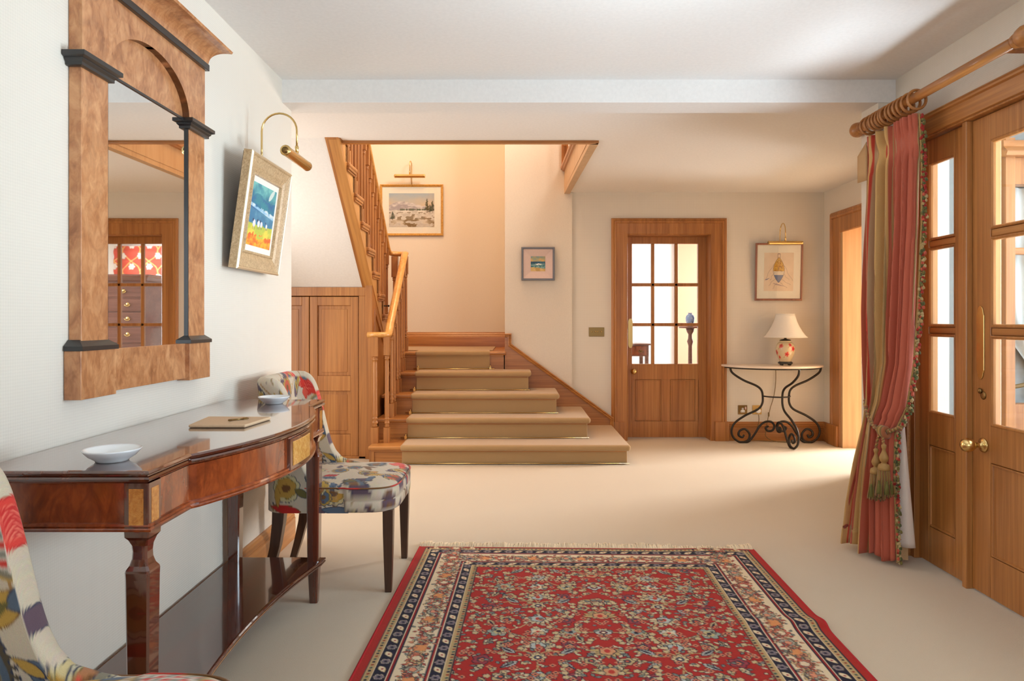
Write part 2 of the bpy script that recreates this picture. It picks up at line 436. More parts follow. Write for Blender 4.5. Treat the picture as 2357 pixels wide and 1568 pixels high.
# ---------------------------------------------------------------- mouldings
CAS = [(0, 0), (0, .014), (.008, .020), (.008, .026), (.016, .030), (.024, .026), (.030, .034), (.044, .034), (.050, .022), (.150, .020), (.156, .012), (.156, 0)]
def casing(mb, pts, n, prof=CAS, w=None):
    if w: prof = [(a * w / .156, b) for a, b in prof]
    mb.sweep(prof, pts, n)
# casing of the sitting-room door (profile runs inward from the outer edge)
cb = MB(); casing(cb, [(2.013, YB, 0.0), (2.013, YB, 2.136), (.906, YB, 2.136), (.906, YB, 0.0)], (0, -1, 0))
struct(cb.build('trim_door_casing', 'oakZ'))
for x0, x1 in ((1.895, 2.028), (.925, 1.03)):
    struct(MB().box(x0, x1, YB - .042, YB, 0, .185).build('trim_plinth_block', 'oakZ', bevel=.003))
lin_ = MB(); lin_.box(1.03, 1.057, YB - .012, YB + .2, 0, 1.977); lin_.box(1.859, 1.886, YB - .012, YB + .2, 0, 1.977); lin_.box(1.03, 1.886, YB - .012, YB + .2, 1.977, 2.0)
struct(lin_.build('trim_door_lining', 'oakZ'))
# skirting
SK = [(0, 0), (.022, 0), (.022, .125), (.017, .132), (.020, .140), (.014, .150), (.016, .160), (.008, .172), (.006, .182), (0, .182)]
def skirting(name, pts, mat='oakX', h=1.0):
    mb = MB(); mb.sweep([(a, b * h) for a, b in SK], pts, (0, 0, 1)); return struct(mb.build(name, mat))
skirting('baseboard_back', [(XF, 6.70, 0), (XF, YB, 0), (2.03, YB, 0)])
skirting('baseboard_left', [(XL, 3.79, 0), (XL, -2.3, 0)], 'oakY', .86)
skirting('baseboard_landing', [(XA, 7.90, .858), (-2.3, 7.90, .858)], 'oakX', .92)
# far right opening casing + deep pale lining
co = MB(); casing(co, [(XF, 5.33, 0), (XF, 5.33, 2.156), (XF, 6.68, 2.156), (XF, 6.68, 0)], (-1, 0, 0), w=.20)
struct(co.build('trim_opening_casing', 'oakZ'))
jl = MB(); jl.box(XF - .01, XF + .42, 6.44, 6.48, 0, 2.02); jl.box(XF - .01, XF + .42, 5.53, 5.57, 0, 2.02); jl.box(XF - .01, XF + .42, 5.53, 6.48, 2.0, 2.04)
struct(jl.build('trim_opening_lining', 'oak_paleZ'))
struct(MB().box(XF - .045, XF, 6.50, 6.70, 0, .19).build('trim_plinth_block', 'oakZ', bevel=.003))

# ---------------------------------------------------------------- glazed oak doors
def panelled(parent, mbframe, frame_mat, name_panel, panels, plane, depth, mat):
    """raised-field panels as parts; plane 'Y' or 'X' gives the facing axis and its coordinate"""
    ax, c, sgn = plane
    for a0, a1, z0, z1 in panels:
        m = MB(); i = .012; fld = .03
        def put(a0, a1, z0, z1, d0, d1):
            if ax == 'Y': m.box(a0, a1, c + sgn * d0, c + sgn * d1, z0, z1)
            else: m.box(c + sgn * d0, c + sgn * d1, a0, a1, z0, z1)
        put(a0, a1, z0, z1, -.030, -.012)
        put(a0 + i, a1 - i, z0 + i, z1 - i, -.012, -.008)
        m.build(name_panel, mat, parent)
        b = MB(); pr = [(0, -.014), (.004, -.001), (.010, -.001), (.014, -.012), (.014, -.014)]
        if ax == 'Y': pts = [(a0, c, z0), (a1, c, z0), (a1, c, z1), (a0, c, z1)]; n = (0, sgn, 0)
        else: pts = [(c, a0, z0), (c, a1, z0), (c, a1, z1), (c, a0, z1)]; n = (sgn, 0, 0)
        ctr = sum((Vector(p) for p in pts), Vector()) / 4
        d = Vector(pts[1]) - Vector(pts[0])
        if Vector(n).cross(d).dot(ctr - Vector(pts[0])) < 0: pts = pts[::-1]
        b.sweep(pr, pts, n, closed=True)
        b.build('panel_moulding', mat, parent)

# door to the sitting room: leaf front at Y 7.0
YD = 7.0
d1 = struct(bpy.data.objects.new('door_1', None)); COL.objects.link(d1); d1.location = (1.458, YD, 0)
d1['label'] = 'half glazed oak door with nine panes in the back wall'
gx0, gx1, gz0, gz1 = 1.130, 1.779, .727, 1.909
fm = MB(); fm.box(1.057, gx0, YD, YD + .042, .006, 1.977); fm.box(gx1, 1.859, YD, YD + .042, .006, 1.977)
fm.box(gx0, gx1, YD, YD + .042, gz1, 1.977); fm.box(gx0, gx1, YD, YD + .042, .575, gz0)
fm.box(gx0, gx1, YD, YD + .042, .006, .165); fm.box(1.415, 1.505, YD, YD + .042, .165, .575)
fm.build('door_frame', 'oakZ', d1, bevel=.002)
mu = MB()
for x in (1.336, 1.566): mu.box(x - .017, x + .017, YD + .006, YD + .036, gz0, gz1)
for z in (1.506, 1.113): mu.box(gx0, gx1, YD + .006, YD + .036, z - .016, z + .016)
mu.build('glazing_bars', 'oakZ', d1, bevel=.005)
MB().box(gx0, gx1, YD + .019, YD + .023, gz0, gz1).build('pane', 'glass', d1)
panelled(d1, None, None, 'panel', [(gx0 + .03, 1.415, .165, .575), (1.505, gx1 - .03, .165, .575)], ('Y', YD, -1), .02, 'oakZ')
MB().box(gx0 - .005, gx0 + .03, YD, YD + .042, .165, .575).box(gx1 - .03, gx1 + .005, YD, YD + .042, .165, .575).build('stile', 'oakZ', d1)
k = MB(); k.lathe([(.026, 0), (.026, -.006), (.012, -.012), (.010, -.03), (.022, -.038), (.027, -.052), (.020, -.066), (0.001, -.07)], (1.142, YD, .655), 'Y', 18); k.build('door_knob', 'brass', d1)
pp = MB(); pp.loft([[(1.114 + sx * .022 * w, YD - .004, z) for sx in (-1, 1)] + [(1.114 + sx * .022 * w, YD, z) for sx in (1, -1)] for w, z in ((.45, .885), (.8, .9), (1, .92), (1, 1.14), (.8, 1.16), (.45, 1.172))])
pp.build('push_plate', 'brass', d1)
# frosty strip of daylight reveal: glazed door's hinge edge
# ---- right screen: doors and sidelights in plane X = 1.95
XD = 1.955
sc_ = MB()
# frame: head, posts
sc_.box(XR - .01, XR + .12, 1.0, 3.52, 2.012, 2.05)
for y0, y1 in ((3.462, 3.52), (3.062, 3.092), (1.452, 1.482), (1.0, 1.05)): sc_.box(XR - .005, XR + .11, y0, y1, 0, 2.012)
struct(sc_.build('trim_screen_frame', 'oakZ', bevel=.004))
rc = MB(); casing(rc, [(XR, .90, 0), (XR, .90, 2.125), (XR, 3.60, 2.125), (XR, 3.60, 0)], (-1, 0, 0), w=.105)
struct(rc.build('trim_screen_casing', 'oakY'))

def glazed_leaf(name, label, y0, y1, sl, sr, rails=True):
    """leaf in the right-hand screen; y1 is the far edge; sl/sr stile widths at near/far side"""
    d = bpy.data.objects.new(name, None); COL.objects.link(d); d.location = (XD, (y0 + y1) / 2, 0); struct(d, label)
    a0, a1 = y0 + sl, y1 - sr; t = .045
    f = MB()
    f.box(XD, XD + t, y0, a0, .008, 2.008); f.box(XD, XD + t, a1, y1, .008, 2.008)
    f.box(XD, XD + t, a0, a1, 1.90, 2.008); f.box(XD, XD + t, a0, a1, .566, .715); f.box(XD, XD + t, a0, a1, .008, .178)
    f.build('door_frame', 'oakZ', d, bevel=.002)
    b = MB()
    for z in (1.515, 1.108): b.box(XD + .003, XD + t - .006, a0, a1, z - .017, z + .017)
    b.build('glazing_bars', 'oakY', d, bevel=.007, seg=3)
    # glazing bead
    g = MB(); pr = [(0, -.012), (.0, 0.0), (.006, .002), (.012, -.004), (.014, -.012)]
    for z0, z1 in ((.715, 1.091), (1.125, 1.498), (1.532, 1.90)):
        g.sweep(pr, [(XD, a0, z0), (XD, a0, z1), (XD, a1, z1), (XD, a1, z0)], (-1, 0, 0), closed=True)
    g.build('glazing_bead', 'oakZ', d)
    MB().box(XD + .020, XD + .024, a0, a1, .715, 1.90).build('pane', 'glass', d)
    panelled(d, None, None, 'panel', [(a0, a1, .178, .566)], ('X', XD, -1), .02, 'oakZ')
    return d
glazed_leaf('window_1', 'narrow glazed oak sidelight between the curtain and the brass knobbed door', 3.092, 3.462, .088, .078)
d2 = glazed_leaf('door_2', 'glazed oak entrance door with brass push plate at the right edge', 2.29, 3.058, .11, .116)
d3 = glazed_leaf('door_3', 'second glazed oak entrance leaf', 1.486, 2.286, .11, .11)
glazed_leaf('window_2', 'second oak sidelight', 1.052, 1.450, .088, .078)
# brass furniture of the entrance door
pl = MB(); yc = 3.003
pts = [(yc + .018 * math.cos(a), .932 + .026 * math.sin(a)) for a in np.linspace(PI, 2 * PI, 9)] + [(yc + .020, .935), (yc + .024, .945), (yc + .024, 1.175), (yc + .020, 1.185)]
pts += [(yc + .018 * math.cos(a), 1.19 + .026 * math.sin(a)) for a in np.linspace(0, PI, 9)] + [(yc - .020, 1.185), (yc - .024, 1.175), (yc - .024, .945), (yc - .020, .935)]
pl.prism(pts, XD - .004, XD, 'X'); pl.build('push_plate', 'brass', d2, bevel=.0015)
kn = MB(); kn.lathe([(.030, 0), (.030, -.005), (.022, -.009), (.011, -.014), (.010, -.034), (.016, -.038), (.026, -.052), (.030, -.068), (.024, -.086), (.012, -.094), (.001, -.096)], (XD, 2.985, .632), 'X', 20)
kn.build('door_knob', 'brass', d2)
ks = MB(); ks.lathe([(.017, 0), (.017, -.003), (.012, -.005), (.001, -.005)], (XD, 2.985, .84), 'X', 18); ks.lathe([(.011, -.004), (.012, -.008), (.006, -.013), (.001, -.014)], (XD, 3.0, .858), 'X', 14)
ks.build('keyhole_cover', 'brass_old', d2)
# unseen window, added behind the camera to go with the frontal fill
wf = MB()
for x in (-.9, .05, 1.05, 1.96): wf.box(x, x + .05, -2.40, -2.34, .5, 2.2)
for z in (.5, 1.0, 1.6, 2.15): wf.box(-.9, 2.0, -2.40, -2.34, z, z + .05)
struct(wf.build('window_added_rear', 'oakZ'))

# ---------------------------------------------------------------- porch window with white curtains
w4 = struct(bpy.data.objects.new('window_4', None), 'oak framed porch window with curtains drawn behind it'); COL.objects.link(w4); w4.location = (2.95, 3.7, 0)
wm = MB(); wm.box(2.525, 2.575, 3.68, 3.76, 0, 2.1); wm.box(3.20, 3.26, 3.68, 3.76, 0, 2.1)
wm.box(2.575, 3.2, 3.69, 3.76, 1.86, 2.0); wm.box(2.575, 3.2, 3.69, 3.76, 0, .72)
wm.build('window_frame', 'oakZ', w4, bevel=.003)
wb = MB()
for z in (1.515, 1.11): wb.box(2.575, 3.2, 3.70, 3.74, z - .018, z + .018)
wb.build('glazing_bars', 'oakX', w4, bevel=.006)
wc = MB(); wc.sweep([(0, 0), (.05, 0), (.06, .02), (.03, .05), (.03, .08), (0, .09)], [(3.3, 3.69, 2.0), (2.5, 3.69, 2.0)], (0, 0, 1)); wc.build('window_cornice', 'oakX', w4)

def gathered(name, mat, x0, x1, y, z0, z1, n, amp, parent=None, waist=None):
    rows = []
    for iz in range(30):
        v = iz / 29; z = z0 + (z1 - z0) * v; row = []
        for iu in range(n * 10 + 1):
            u = iu / (n * 10); x = x0 + (x1 - x0) * u
            if waist is not None:
                zz = (z - waist[0]) / waist[1]; g = math.exp(-zz * zz) * waist[2]
                x = x + (waist[3] - x) * g
            row.append((x, y + amp * math.sin(2 * PI * n * u) * (.6 + .4 * math.cos(9 * u)), z))
        rows.append(row)
    return MB().grid(rows).build(name, mat, parent)
pc = thing('porch_curtain', (2.9, 3.80, .70), 'pale grey curtain tied back behind the porch window bars', 'curtain')
gathered('curtain_panel', 'curtain_white', 2.58, 3.2, 3.795, .74, 1.86, 7, .018, pc, (.80, .22, .45, 3.0))
tb = MB(); tb.tube([(2.58 + .42 * t, 3.765 - .01 * math.sin(PI * t), .80 + .20 * t * t + .02 * t) for t in np.linspace(0, 1, 14)], .011, 8); tb.build('tie_rope', 'cable', pc)
# ================================================================ STAIRCASE
RY = [5.72, 6.02, 6.275, 6.53, 6.78]            # riser faces
TZ = [.150, .327, .504, .681, .858]             # tread tops
XE = [.909, .620, .373, .131, -.09]             # right ends of the treads
YS = 6.79                                       # wall string face
stc = thing('staircase', (-.3, 6.2, 0), 'oak staircase with turned balusters rising to a half landing', 'staircase')
prev = 0.0
for k in range(5):
    ye = YS + .03 if k < 4 else YS + .06
    if k == 4: ye = 7.9
    MB().box(-1.19, XE[k] - .012, RY[k] - .035, ye, TZ[k] - .032, TZ[k]).build('tread', 'oakX', stc, bevel=.012, seg=3)
    MB().box(-1.17, XE[k] - .035, RY[k], YS + .03, prev, TZ[k] - .03).build('riser', 'oakX', stc)
    MB().box(-1.17, XE[k] - .035, RY[k] - .012, RY[k], TZ[k] - .05, TZ[k] - .03).build('scotia', 'oakX', stc, bevel=.004)
    prev = TZ[k]
MB().box(-1.185, -1.145, RY[0] - .01, RY[0] + .2, 0, .12).build('riser_end_block', 'oakZ', stc)
# rest of the half landing to the left
MB().box(-2.33, -1.19, 6.6, 7.9, .80, .858).build('landing', 'oakX', stc)
# wall string with moulded capping
ws = MB(); ws.prism([(XA, 0), (.92, 0), (.92, .227), (-.052, .93), (-.052, 1.03), (XA, 1.03)], YS, YB - .02, 'Y'); ws.build('wall_string', 'oakX', stc)
cp = MB(); cp.sweep([(0, -.004), (0, .012), (.008, .018), (.016, .012), (.024, .020), (.034, .016), (.036, -.004)],
                    [(XA + .002, YS, 1.03), (-.052, YS, 1.03), (-.052, YS, .93), (.92, YS, .227), (.92, YS, .0)][::-1], (0, -1, 0))
cp.build('string_capping', 'oakX', stc)
# upper flight going up towards the front of the house
def uz(k): return .858 + .1765 * k
def uy(k): return 6.35 - .222 * (k - 2)         # near end of tread k
outl = [(6.80, .735), (6.80, .858)]
for k in range(1, 10):
    outl += [(uy(k) + .222, uz(k - 1)), (uy(k) + .222, uz(k) - .03), (uy(k), uz(k) - .03)]
outl += [(uy(9), 2.372)]
us_ = MB(); us_.prism(outl, -1.27, -1.20, 'X'); us_.build('outer_string', 'oak_rail_slope', stc)
# edge board seen from below along the soffit
eb = MB(); eb.prism([(5.99, 1.40), (4.80, ZC - .012), (4.74, ZC + .03), (4.74, ZC + .07), (4.80, ZC + .03), (5.99, 1.437)], -1.292, -1.201, 'X'); eb.build('string_edge', 'oak_slope', stc)
for k in range(1, 10):
    MB().box(-2.3, -1.175, uy(k), uy(k) + .25, uz(k) - .03, uz(k)).build('tread', 'oakX', stc, bevel=.011, seg=3)
    MB().box(-2.3, -1.2, uy(k) + .20, uy(k) + .222, uz(k) - .1765, uz(k) - .03).build('riser', 'oakX', stc)
    b = MB(); b.box(-1.2, -1.180, uy(k) - .0, uy(k) + .235, uz(k) - .048, uz(k) - .03); b.box(-1.2, -1.188, uy(k), uy(k) + .225, uz(k) - .062, uz(k) - .048)
    b.build('tread_bracket', 'oakY', stc, bevel=.003)
    v = MB(); v.box(-1.2, -1.192, uy(k) + .014, uy(k) + .03, uz(k) , uz(k + 1) - .06); v.box(-1.2, -1.194, uy(k) + .04, uy(k) + .046, uz(k), uz(k + 1) - .07); v.build('riser_bead', 'oakZ', stc)
# spandrel panelling below the upper string
sp = MB(); sp.prism([(5.93, 0), (6.80, 0), (6.80, .80), (5.93, 1.46)], -1.262, -1.205, 'X'); sp.build('spandrel', 'oakZ', stc)
sm = MB()
sm.sweep([(0, 0), (0, .012), (.014, .012), (.02, 0)], [(-1.205, 6.02, .22), (-1.205, 6.02, 1.22), (-1.205, 6.74, .70), (-1.205, 6.74, .22)], (1, 0, 0), closed=True)
sm.build('spandrel_moulding', 'oakZ', stc)
hk = MB(); hk.lathe([(.016, 0), (.016, .004), (.006, .006), (.005, .05), (.009, .054), (.009, .062), (.001, .064)], (-1.205, 6.38, 1.285), 'X', 12); hk.build('wall_hook', 'iron', stc)

# balusters
def baluster(x, y, z0, z1, s=.021, blk=.12, top=.15):
    m = MB(); m.box(x - s, x + s, y - s, y + s, z0, z0 + blk); m.box(x - s, x + s, y - s, y + s, z1 - top, z1)
    h0, h1 = z0 + blk, z1 - top; r = s * .92
    pr = [(r * .55, h0), (r * .95, h0 + .012), (r * .6, h0 + .022), (r * .98, h0 + .034), (r * .98, h0 + .042), (r * .62, h0 + .058), (r * .9, h0 + .070), (r * .9, h0 + .076), (r * .7, h0 + .082),
          (r * .86, h0 + .092), (r * .78, h0 + .11), (r * .72, h1 - .05), (r * .66, h1 - .034), (r * .9, h1 - .03), (r * .9, h1 - .024), (r * .7, h1 - .020), (r * .92, h1 - .014), (r * .92, h1 - .008), (r * .7, h1)]
    m.lathe(pr, (x, y, 0), 'Z', 14, True, False)
    return m.build('baluster', 'oakZ', stc)
XB = -1.07
def rail_z(y): return 1.035 + (y - 5.93) * .86    # underside of the lower rail
b0 = baluster(-1.165, 5.84, TZ[0], 1.02, .030, .13, .16); b0.name = 'newel_post'
baluster(XB, 5.86, TZ[0], 1.02, .024, .125, .15)
for k, ys in ((1, (6.08, 6.20)), (2, (6.34, 6.46)), (3, (6.59, 6.71))):
    for y in ys: baluster(XB, y, TZ[k], rail_z(y) + .01, .020)
baluster(XB, 6.84, TZ[4], 1.77, .024, .13, .17)
baluster(-1.175, 6.86, TZ[4], 1.77, .030, .13, .2).name = 'newel_post'
XU = -1.232
def railu(y): return 1.80 + (6.80 - y) * .84
for k in range(1, 10):
    for dy in (.05, .165):
        y = uy(k) + dy; baluster(XU, y, uz(k), railu(y) - .02, .019)
# handrail
def arc(c, r, a0, a1, ax1, ax2, n=8):
    return [tuple(Vector(c) + Vector(ax1) * r * math.cos(a) + Vector(ax2) * r * math.sin(a)) for a in np.linspace(a0, a1, n)]
hr = [(-1.225, 5.84, 1.036), (-1.15, 5.84, 1.036)] + arc((-1.13, 5.90, 1.036), .06, -PI / 2, 0, (1, 0, 0), (0, 1, 0), 7)
hr += [(XB, 5.935, 1.05), (XB, 5.97, 1.078)]
for y in np.linspace(6.0, 6.70, 8): hr.append((XB, y, 1.053 + (y - 5.93) * .86))
hr += [(XB, 6.78, 1.782), (XB, 6.82, 1.793), (XB - .012, 6.85, 1.795), (XB - .04, 6.865, 1.795), (-1.15, 6.865, 1.795), (-1.20, 6.855, 1.797), (-1.225, 6.83, 1.803), (XU, 6.79, 1.825)]
for y in np.linspace(6.74, 4.5, 16): hr.append((XU, y, railu(y) + .008))
def oval_rail(path):
    m = MB(); m.tube(path, .033, 14, flat=.72); return m
h = oval_rail(hr).build('handrail', 'oak_railY', stc)

# oak linings of the stairwell opening
fa = MB(); fa.box(-1.285, .560, 4.868, 4.912, ZC - .018, ZS + .01); fa.build('well_fascia', 'oakX', stc, bevel=.003)
fb = MB(); fb.prism([(.560, 4.868), (.505, YB - .03), (.452, YB - .03), (.500, 4.912)], ZC - .018, ZC + .02, 'Z')
fb.prism([(.505, 4.912), (.462, YB - .03), (.452, YB - .03), (.495, 4.912)], ZC + .02, ZS - .02, 'Z')
fb.build('well_fascia', 'oak_paleZ', stc)
fc = MB(); fc.sweep([(0, 0), (.016, .004), (.020, .014), (.034, .02), (.036, .04), (.026, .052), (0, .052)], [(.495, 4.9, ZS - .02), (.452, YB - .03, ZS - .02)], (0, 0, 1)); fc.build('well_nosing', 'oakY', stc)
ub = MB(); ub.box(.425, .49, YB - .07, YB - .031, ZS + .03, 2.84); ub.build('upper_half_newel', 'oakZ', stc, bevel=.004)
um = MB(); um.sweep([(0, 0), (0, .008), (.008, .008), (.010, 0)], [(.435, YB - .07, ZS + .05), (.48, YB - .07, ZS + .05), (.48, YB - .07, 2.82), (.435, YB - .07, 2.82)], (0, -1, 0), closed=True); um.build('newel_moulding', 'oakZ', stc)
for i, y in enumerate(np.arange(5.0, 6.7, .13)):
    x = .53 - .02 * i / 13
    MB().box(x - .016, x + .016, y - .016, y + .016, ZS + .032, 3.5).build('baluster', 'oakZ', stc)
MB().tube([(.535, 4.9, 3.52), (.51, 6.78, 3.52)], .03, 12).build('handrail', 'oak_railY', stc)

# stair carpet ----------------------------------------------------------
sc2 = thing('stair_carpet', (.1, 6.1, 0), 'taupe stair carpet wrapped over the wide flared steps', 'carpet')
XC = -.935
prev = 0.0
for k in range(4):
    MB().box(XC, XE[k], RY[k] - .044, YS, TZ[k] - .040, TZ[k] + .010).build('tread_carpet', 'stair_carpet', sc2, bevel=.022, seg=5)
    MB().box(XC + .012, XE[k] - .026, RY[k] - .010, YS, prev + (.010 if k else .001), TZ[k] - .034).build('riser_carpet', 'stair_carpet', sc2, bevel=.006)
    prev = TZ[k]
cr = MB(); cr.box(XC - .03, -.255, RY[4] - .044, 6.93, TZ[4] - .04, TZ[4] + .010); cr.build('tread_carpet', 'stair_carpet', sc2, bevel=.02, seg=5)
cr = MB(); cr.box(XC - .02, -.258, RY[4] - .024, RY[4] + .01, TZ[3] + .012, TZ[4] - .02); cr.build('riser_carpet', 'stair_carpet', sc2, bevel=.006)
MB().box(-2.2, -.235, 6.90, 7.87, TZ[4], TZ[4] + .010).build('landing_carpet', 'stair_carpet', sc2)
# stair rods
words = ['lowest', 'second lowest', 'third', 'fourth', 'topmost']
for k in range(5):
    z = (TZ[k - 1] + .016) if k else .010
    y = RY[k] - .020 if k < 4 else RY[k] - .034
    x0 = XC - .045; x1 = (XE[k] - .012) if k < 4 else -.215
    if k == 0: x0 = XC + .02
    r = thing('stair_rod', ((x0 + x1) / 2, y, z), '%s brass stair rod lying at the foot of a carpeted riser' % words[k], 'stair rod', 'brass stair rods')
    MB().tube([(x0, y, z), (x1, y, z)], .0045, 8).build('rod', 'brass', r)
    if k:
        br = MB(); br.box(XC - .012, XC + .008, y - .008, y + .008, z - .014, z + .016); br.sphere((XC - .002, y, z + .022), .008, 8, 6); br.build('bracket', 'brass', r)
    if k == 4:
        br = MB(); br.box(-.262, -.244, y - .008, y + .008, z - .014, z + .018); br.sphere((-.253, y, z + .024), .008, 8, 6); br.build('bracket', 'brass', r)

# ================================================================ UNDER-STAIR CUPBOARD
YC = 5.95
cu = thing('understair_cupboard', (-1.8, YC, 0), 'panelled oak cupboard front under the sloping stair soffit', 'cupboard')
cf = MB(); cf.box(-2.33, -1.243, YC, YC + .06, 1.36, 1.432); cf.box(-1.322, -1.243, YC, YC + .06, 0, 1.36); cf.box(-2.33, -1.243, YC, YC + .06, 0, .02)
cf.build('cupboard_frame', 'oakZ', cu, bevel=.003)
for x0, x1 in ((-1.735, -1.328), (-2.15, -1.741)):
    d = MB(); s = .065 if x0 > -2 else .06
    d.box(x0, x0 + s, YC + .012, YC + .05, .02, 1.354); d.box(x1 - s, x1, YC + .012, YC + .05, .02, 1.354)
    for z0, z1 in ((.02, .20), (.565, .69), (1.28, 1.354)): d.box(x0 + s, x1 - s, YC + .012, YC + .05, z0, z1)
    do = d.build('cupboard_door', 'oakZ', cu, bevel=.003)
    for z0, z1 in ((.20, .565), (.69, 1.28)):
        p = MB(); p.box(x0 + s, x1 - s, YC + .03, YC + .045, z0, z1); p.box(x0 + s + .03, x1 - s - .03, YC + .025, YC + .03, z0 + .03, z1 - .03)
        p.build('panel', 'oakZ', do, bevel=.003)
MB().box(-2.33, -2.156, YC + .012, YC + .05, .02, 1.36).build('cupboard_side_board', 'oakZ', cu)
# ================================================================ PATTERNS (drawn into arrays, read out at the mesh points)
class Canvas:
    def __init__(s, w, h, res, bg):
        s.w, s.h, s.res = w, h, res
        s.nx, s.ny = int(w / res), int(h / res)
        s.a = np.tile(np.asarray(bg, float), (s.ny, s.nx, 1))
        s.wrap = False
    def xy(s, x0, x1, y0, y1):
        i0, i1 = max(0, int(x0 / s.res)), min(s.nx, int(x1 / s.res) + 2); j0, j1 = max(0, int(y0 / s.res)), min(s.ny, int(y1 / s.res) + 2)
        if i0 >= i1 or j0 >= j1: return None
        X, Y = np.meshgrid((np.arange(i0, i1) + .5) * s.res, (np.arange(j0, j1) + .5) * s.res)
        return i0, i1, j0, j1, X, Y
    def shape(s, cx, cy, R, fn, col, out=None, ow=0.0):
        """fn(r, theta) -> signed: inside where > 0 in the unit of radius fraction"""
        q = s.xy(cx - R * 1.3, cx + R * 1.3, cy - R * 1.3, cy + R * 1.3)
        if q is None: return
        i0, i1, j0, j1, X, Y = q; dx, dy = X - cx, Y - cy
        r = np.hypot(dx, dy) / R; th = np.arctan2(dy, dx); lim = fn(th)
        sub = s.a[j0:j1, i0:i1]
        if out is not None: sub[r < lim + ow / R] = out
        sub[r < lim] = col
    def ell(s, cx, cy, rx, ry, rot, col, out=None, ow=0.0):
        R = max(rx, ry)
        def fn(t):
            t = t - rot; return (rx * ry / np.sqrt((ry * np.cos(t)) ** 2 + (rx * np.sin(t)) ** 2)) / R
        s.shape(cx, cy, R, fn, col, out, ow)
    def flower(s, cx, cy, R, n, col, out=None, ow=0, depth=.25, ph=0.0):
        s.shape(cx, cy, R, lambda t: 1 - depth + depth * np.abs(np.cos(n * (t - ph) / 2)), col, out, ow)
    def leaf(s, x0, y0, x1, y1, w, col, out=None, ow=0.0, teeth=0):
        L = math.hypot(x1 - x0, y1 - y0); ux, uy = (x1 - x0) / L, (y1 - y0) / L; p = w + ow * 2
        q = s.xy(min(x0, x1) - p, max(x0, x1) + p, min(y0, y1) - p, max(y0, y1) + p)
        if q is None: return
        i0, i1, j0, j1, X, Y = q; t = ((X - x0) * ux + (Y - y0) * uy) / L; d = -(X - x0) * uy + (Y - y0) * ux
        wid = w * np.sin(PI * np.clip(t, 0, 1) ** .8)
        if teeth: wid = wid * (1 + .18 * np.sign(np.sin(t * teeth * 2 * PI)))
        sub = s.a[j0:j1, i0:i1]
        if out is not None: sub[(np.abs(d) < wid + ow) & (t > -ow / L) & (t < 1 + ow / L)] = out
        sub[(np.abs(d) < wid) & (t > 0) & (t < 1)] = col
    def line(s, pts, w, col):
        for (x0, y0), (x1, y1) in zip(pts[:-1], pts[1:]):
            q = s.xy(min(x0, x1) - w, max(x0, x1) + w, min(y0, y1) - w, max(y0, y1) + w)
            if q is None: continue
            i0, i1, j0, j1, X, Y = q; L2 = (x1 - x0) ** 2 + (y1 - y0) ** 2 + 1e-12
            t = np.clip(((X - x0) * (x1 - x0) + (Y - y0) * (y1 - y0)) / L2, 0, 1)
            d = np.hypot(X - x0 - t * (x1 - x0), Y - y0 - t * (y1 - y0)); s.a[j0:j1, i0:i1][d < w / 2] = col
    def rect(s, x0, x1, y0, y1, col):
        i0, i1, j0, j1 = [int(round(v / s.res)) for v in (x0, x1, y0, y1)]
        s.a[max(0, j0):max(0, j1), max(0, i0):max(0, i1)] = col
    def read(s, X, Y, wrap=False):
        fx, fy = np.asarray(X) / s.res - .5, np.asarray(Y) / s.res - .5
        if wrap: fx, fy = np.mod(fx, s.nx), np.mod(fy, s.ny)
        fx, fy = np.clip(fx, 0, s.nx - 1.001), np.clip(fy, 0, s.ny - 1.001)
        i, j = fx.astype(int), fy.astype(int); u, v = (fx - i)[..., None], (fy - j)[..., None]
        i2, j2 = np.minimum(i + 1, s.nx - 1), np.minimum(j + 1, s.ny - 1)
        c = (s.a[j, i] * (1 - u) + s.a[j, i2] * u) * (1 - v) + (s.a[j2, i] * (1 - u) + s.a[j2, i2] * u) * v
        return s2l(np.clip(c, 0, 255))

# ---- printed linen of the chairs: 0.70 x 0.60 m repeat, x = along the wrap, y = height
LIN = (204, 190, 168); RED, CORAL, NAVY, BLUE, MUS, OLIVE, PUR, GREY, BRN = (190, 44, 40), (220, 92, 74), (54, 60, 82), (92, 106, 124), (190, 152, 74), (110, 102, 58), (98, 78, 90), (136, 130, 112), (122, 84, 48)
fab = Canvas(.72, .62, .0015, LIN)
fab.a += rng.normal(0, 3.5, fab.a.shape)
fab.line([(.36 + .10 * math.sin(t * 7), .02 + t * .58) for t in np.linspace(0, 1, 40)], .006, (168, 128, 84))
fab.line([(.62 + .05 * math.sin(t * 9), .02 + t * .58) for t in np.linspace(0, 1, 40)], .006, (168, 128, 84))
fab.line([(.08 + .06 * math.sin(t * 6 + 1), .02 + t * .58) for t in np.linspace(0, 1, 40)], .005, (150, 120, 84))
def pomegranate(x, y, R):
    for a in (2.2, 2.7, 3.3): fab.leaf(x, y, x + R * 1.5 * math.cos(a), y + R * 1.5 * math.sin(a), R * .28, CORAL, RED, .003)
    fab.flower(x, y, R, 5, (214, 62, 52), RED, .004, .22, .5)
    fab.flower(x + R * .15, y + R * .1, R * .62, 6, (198, 40, 40), (230, 110, 90), .003, .1)
    for k in range(-4, 5):
        fab.line([(x + R * .15 - R * .5, y + R * .1 + k * R * .12 - R * .2), (x + R * .15 + R * .5, y + R * .1 + k * R * .12 + R * .2)], .0022, (232, 120, 100))
    fab.flower(x - R * .5, y - R * .75, R * .42, 4, CORAL, RED, .003, .25)
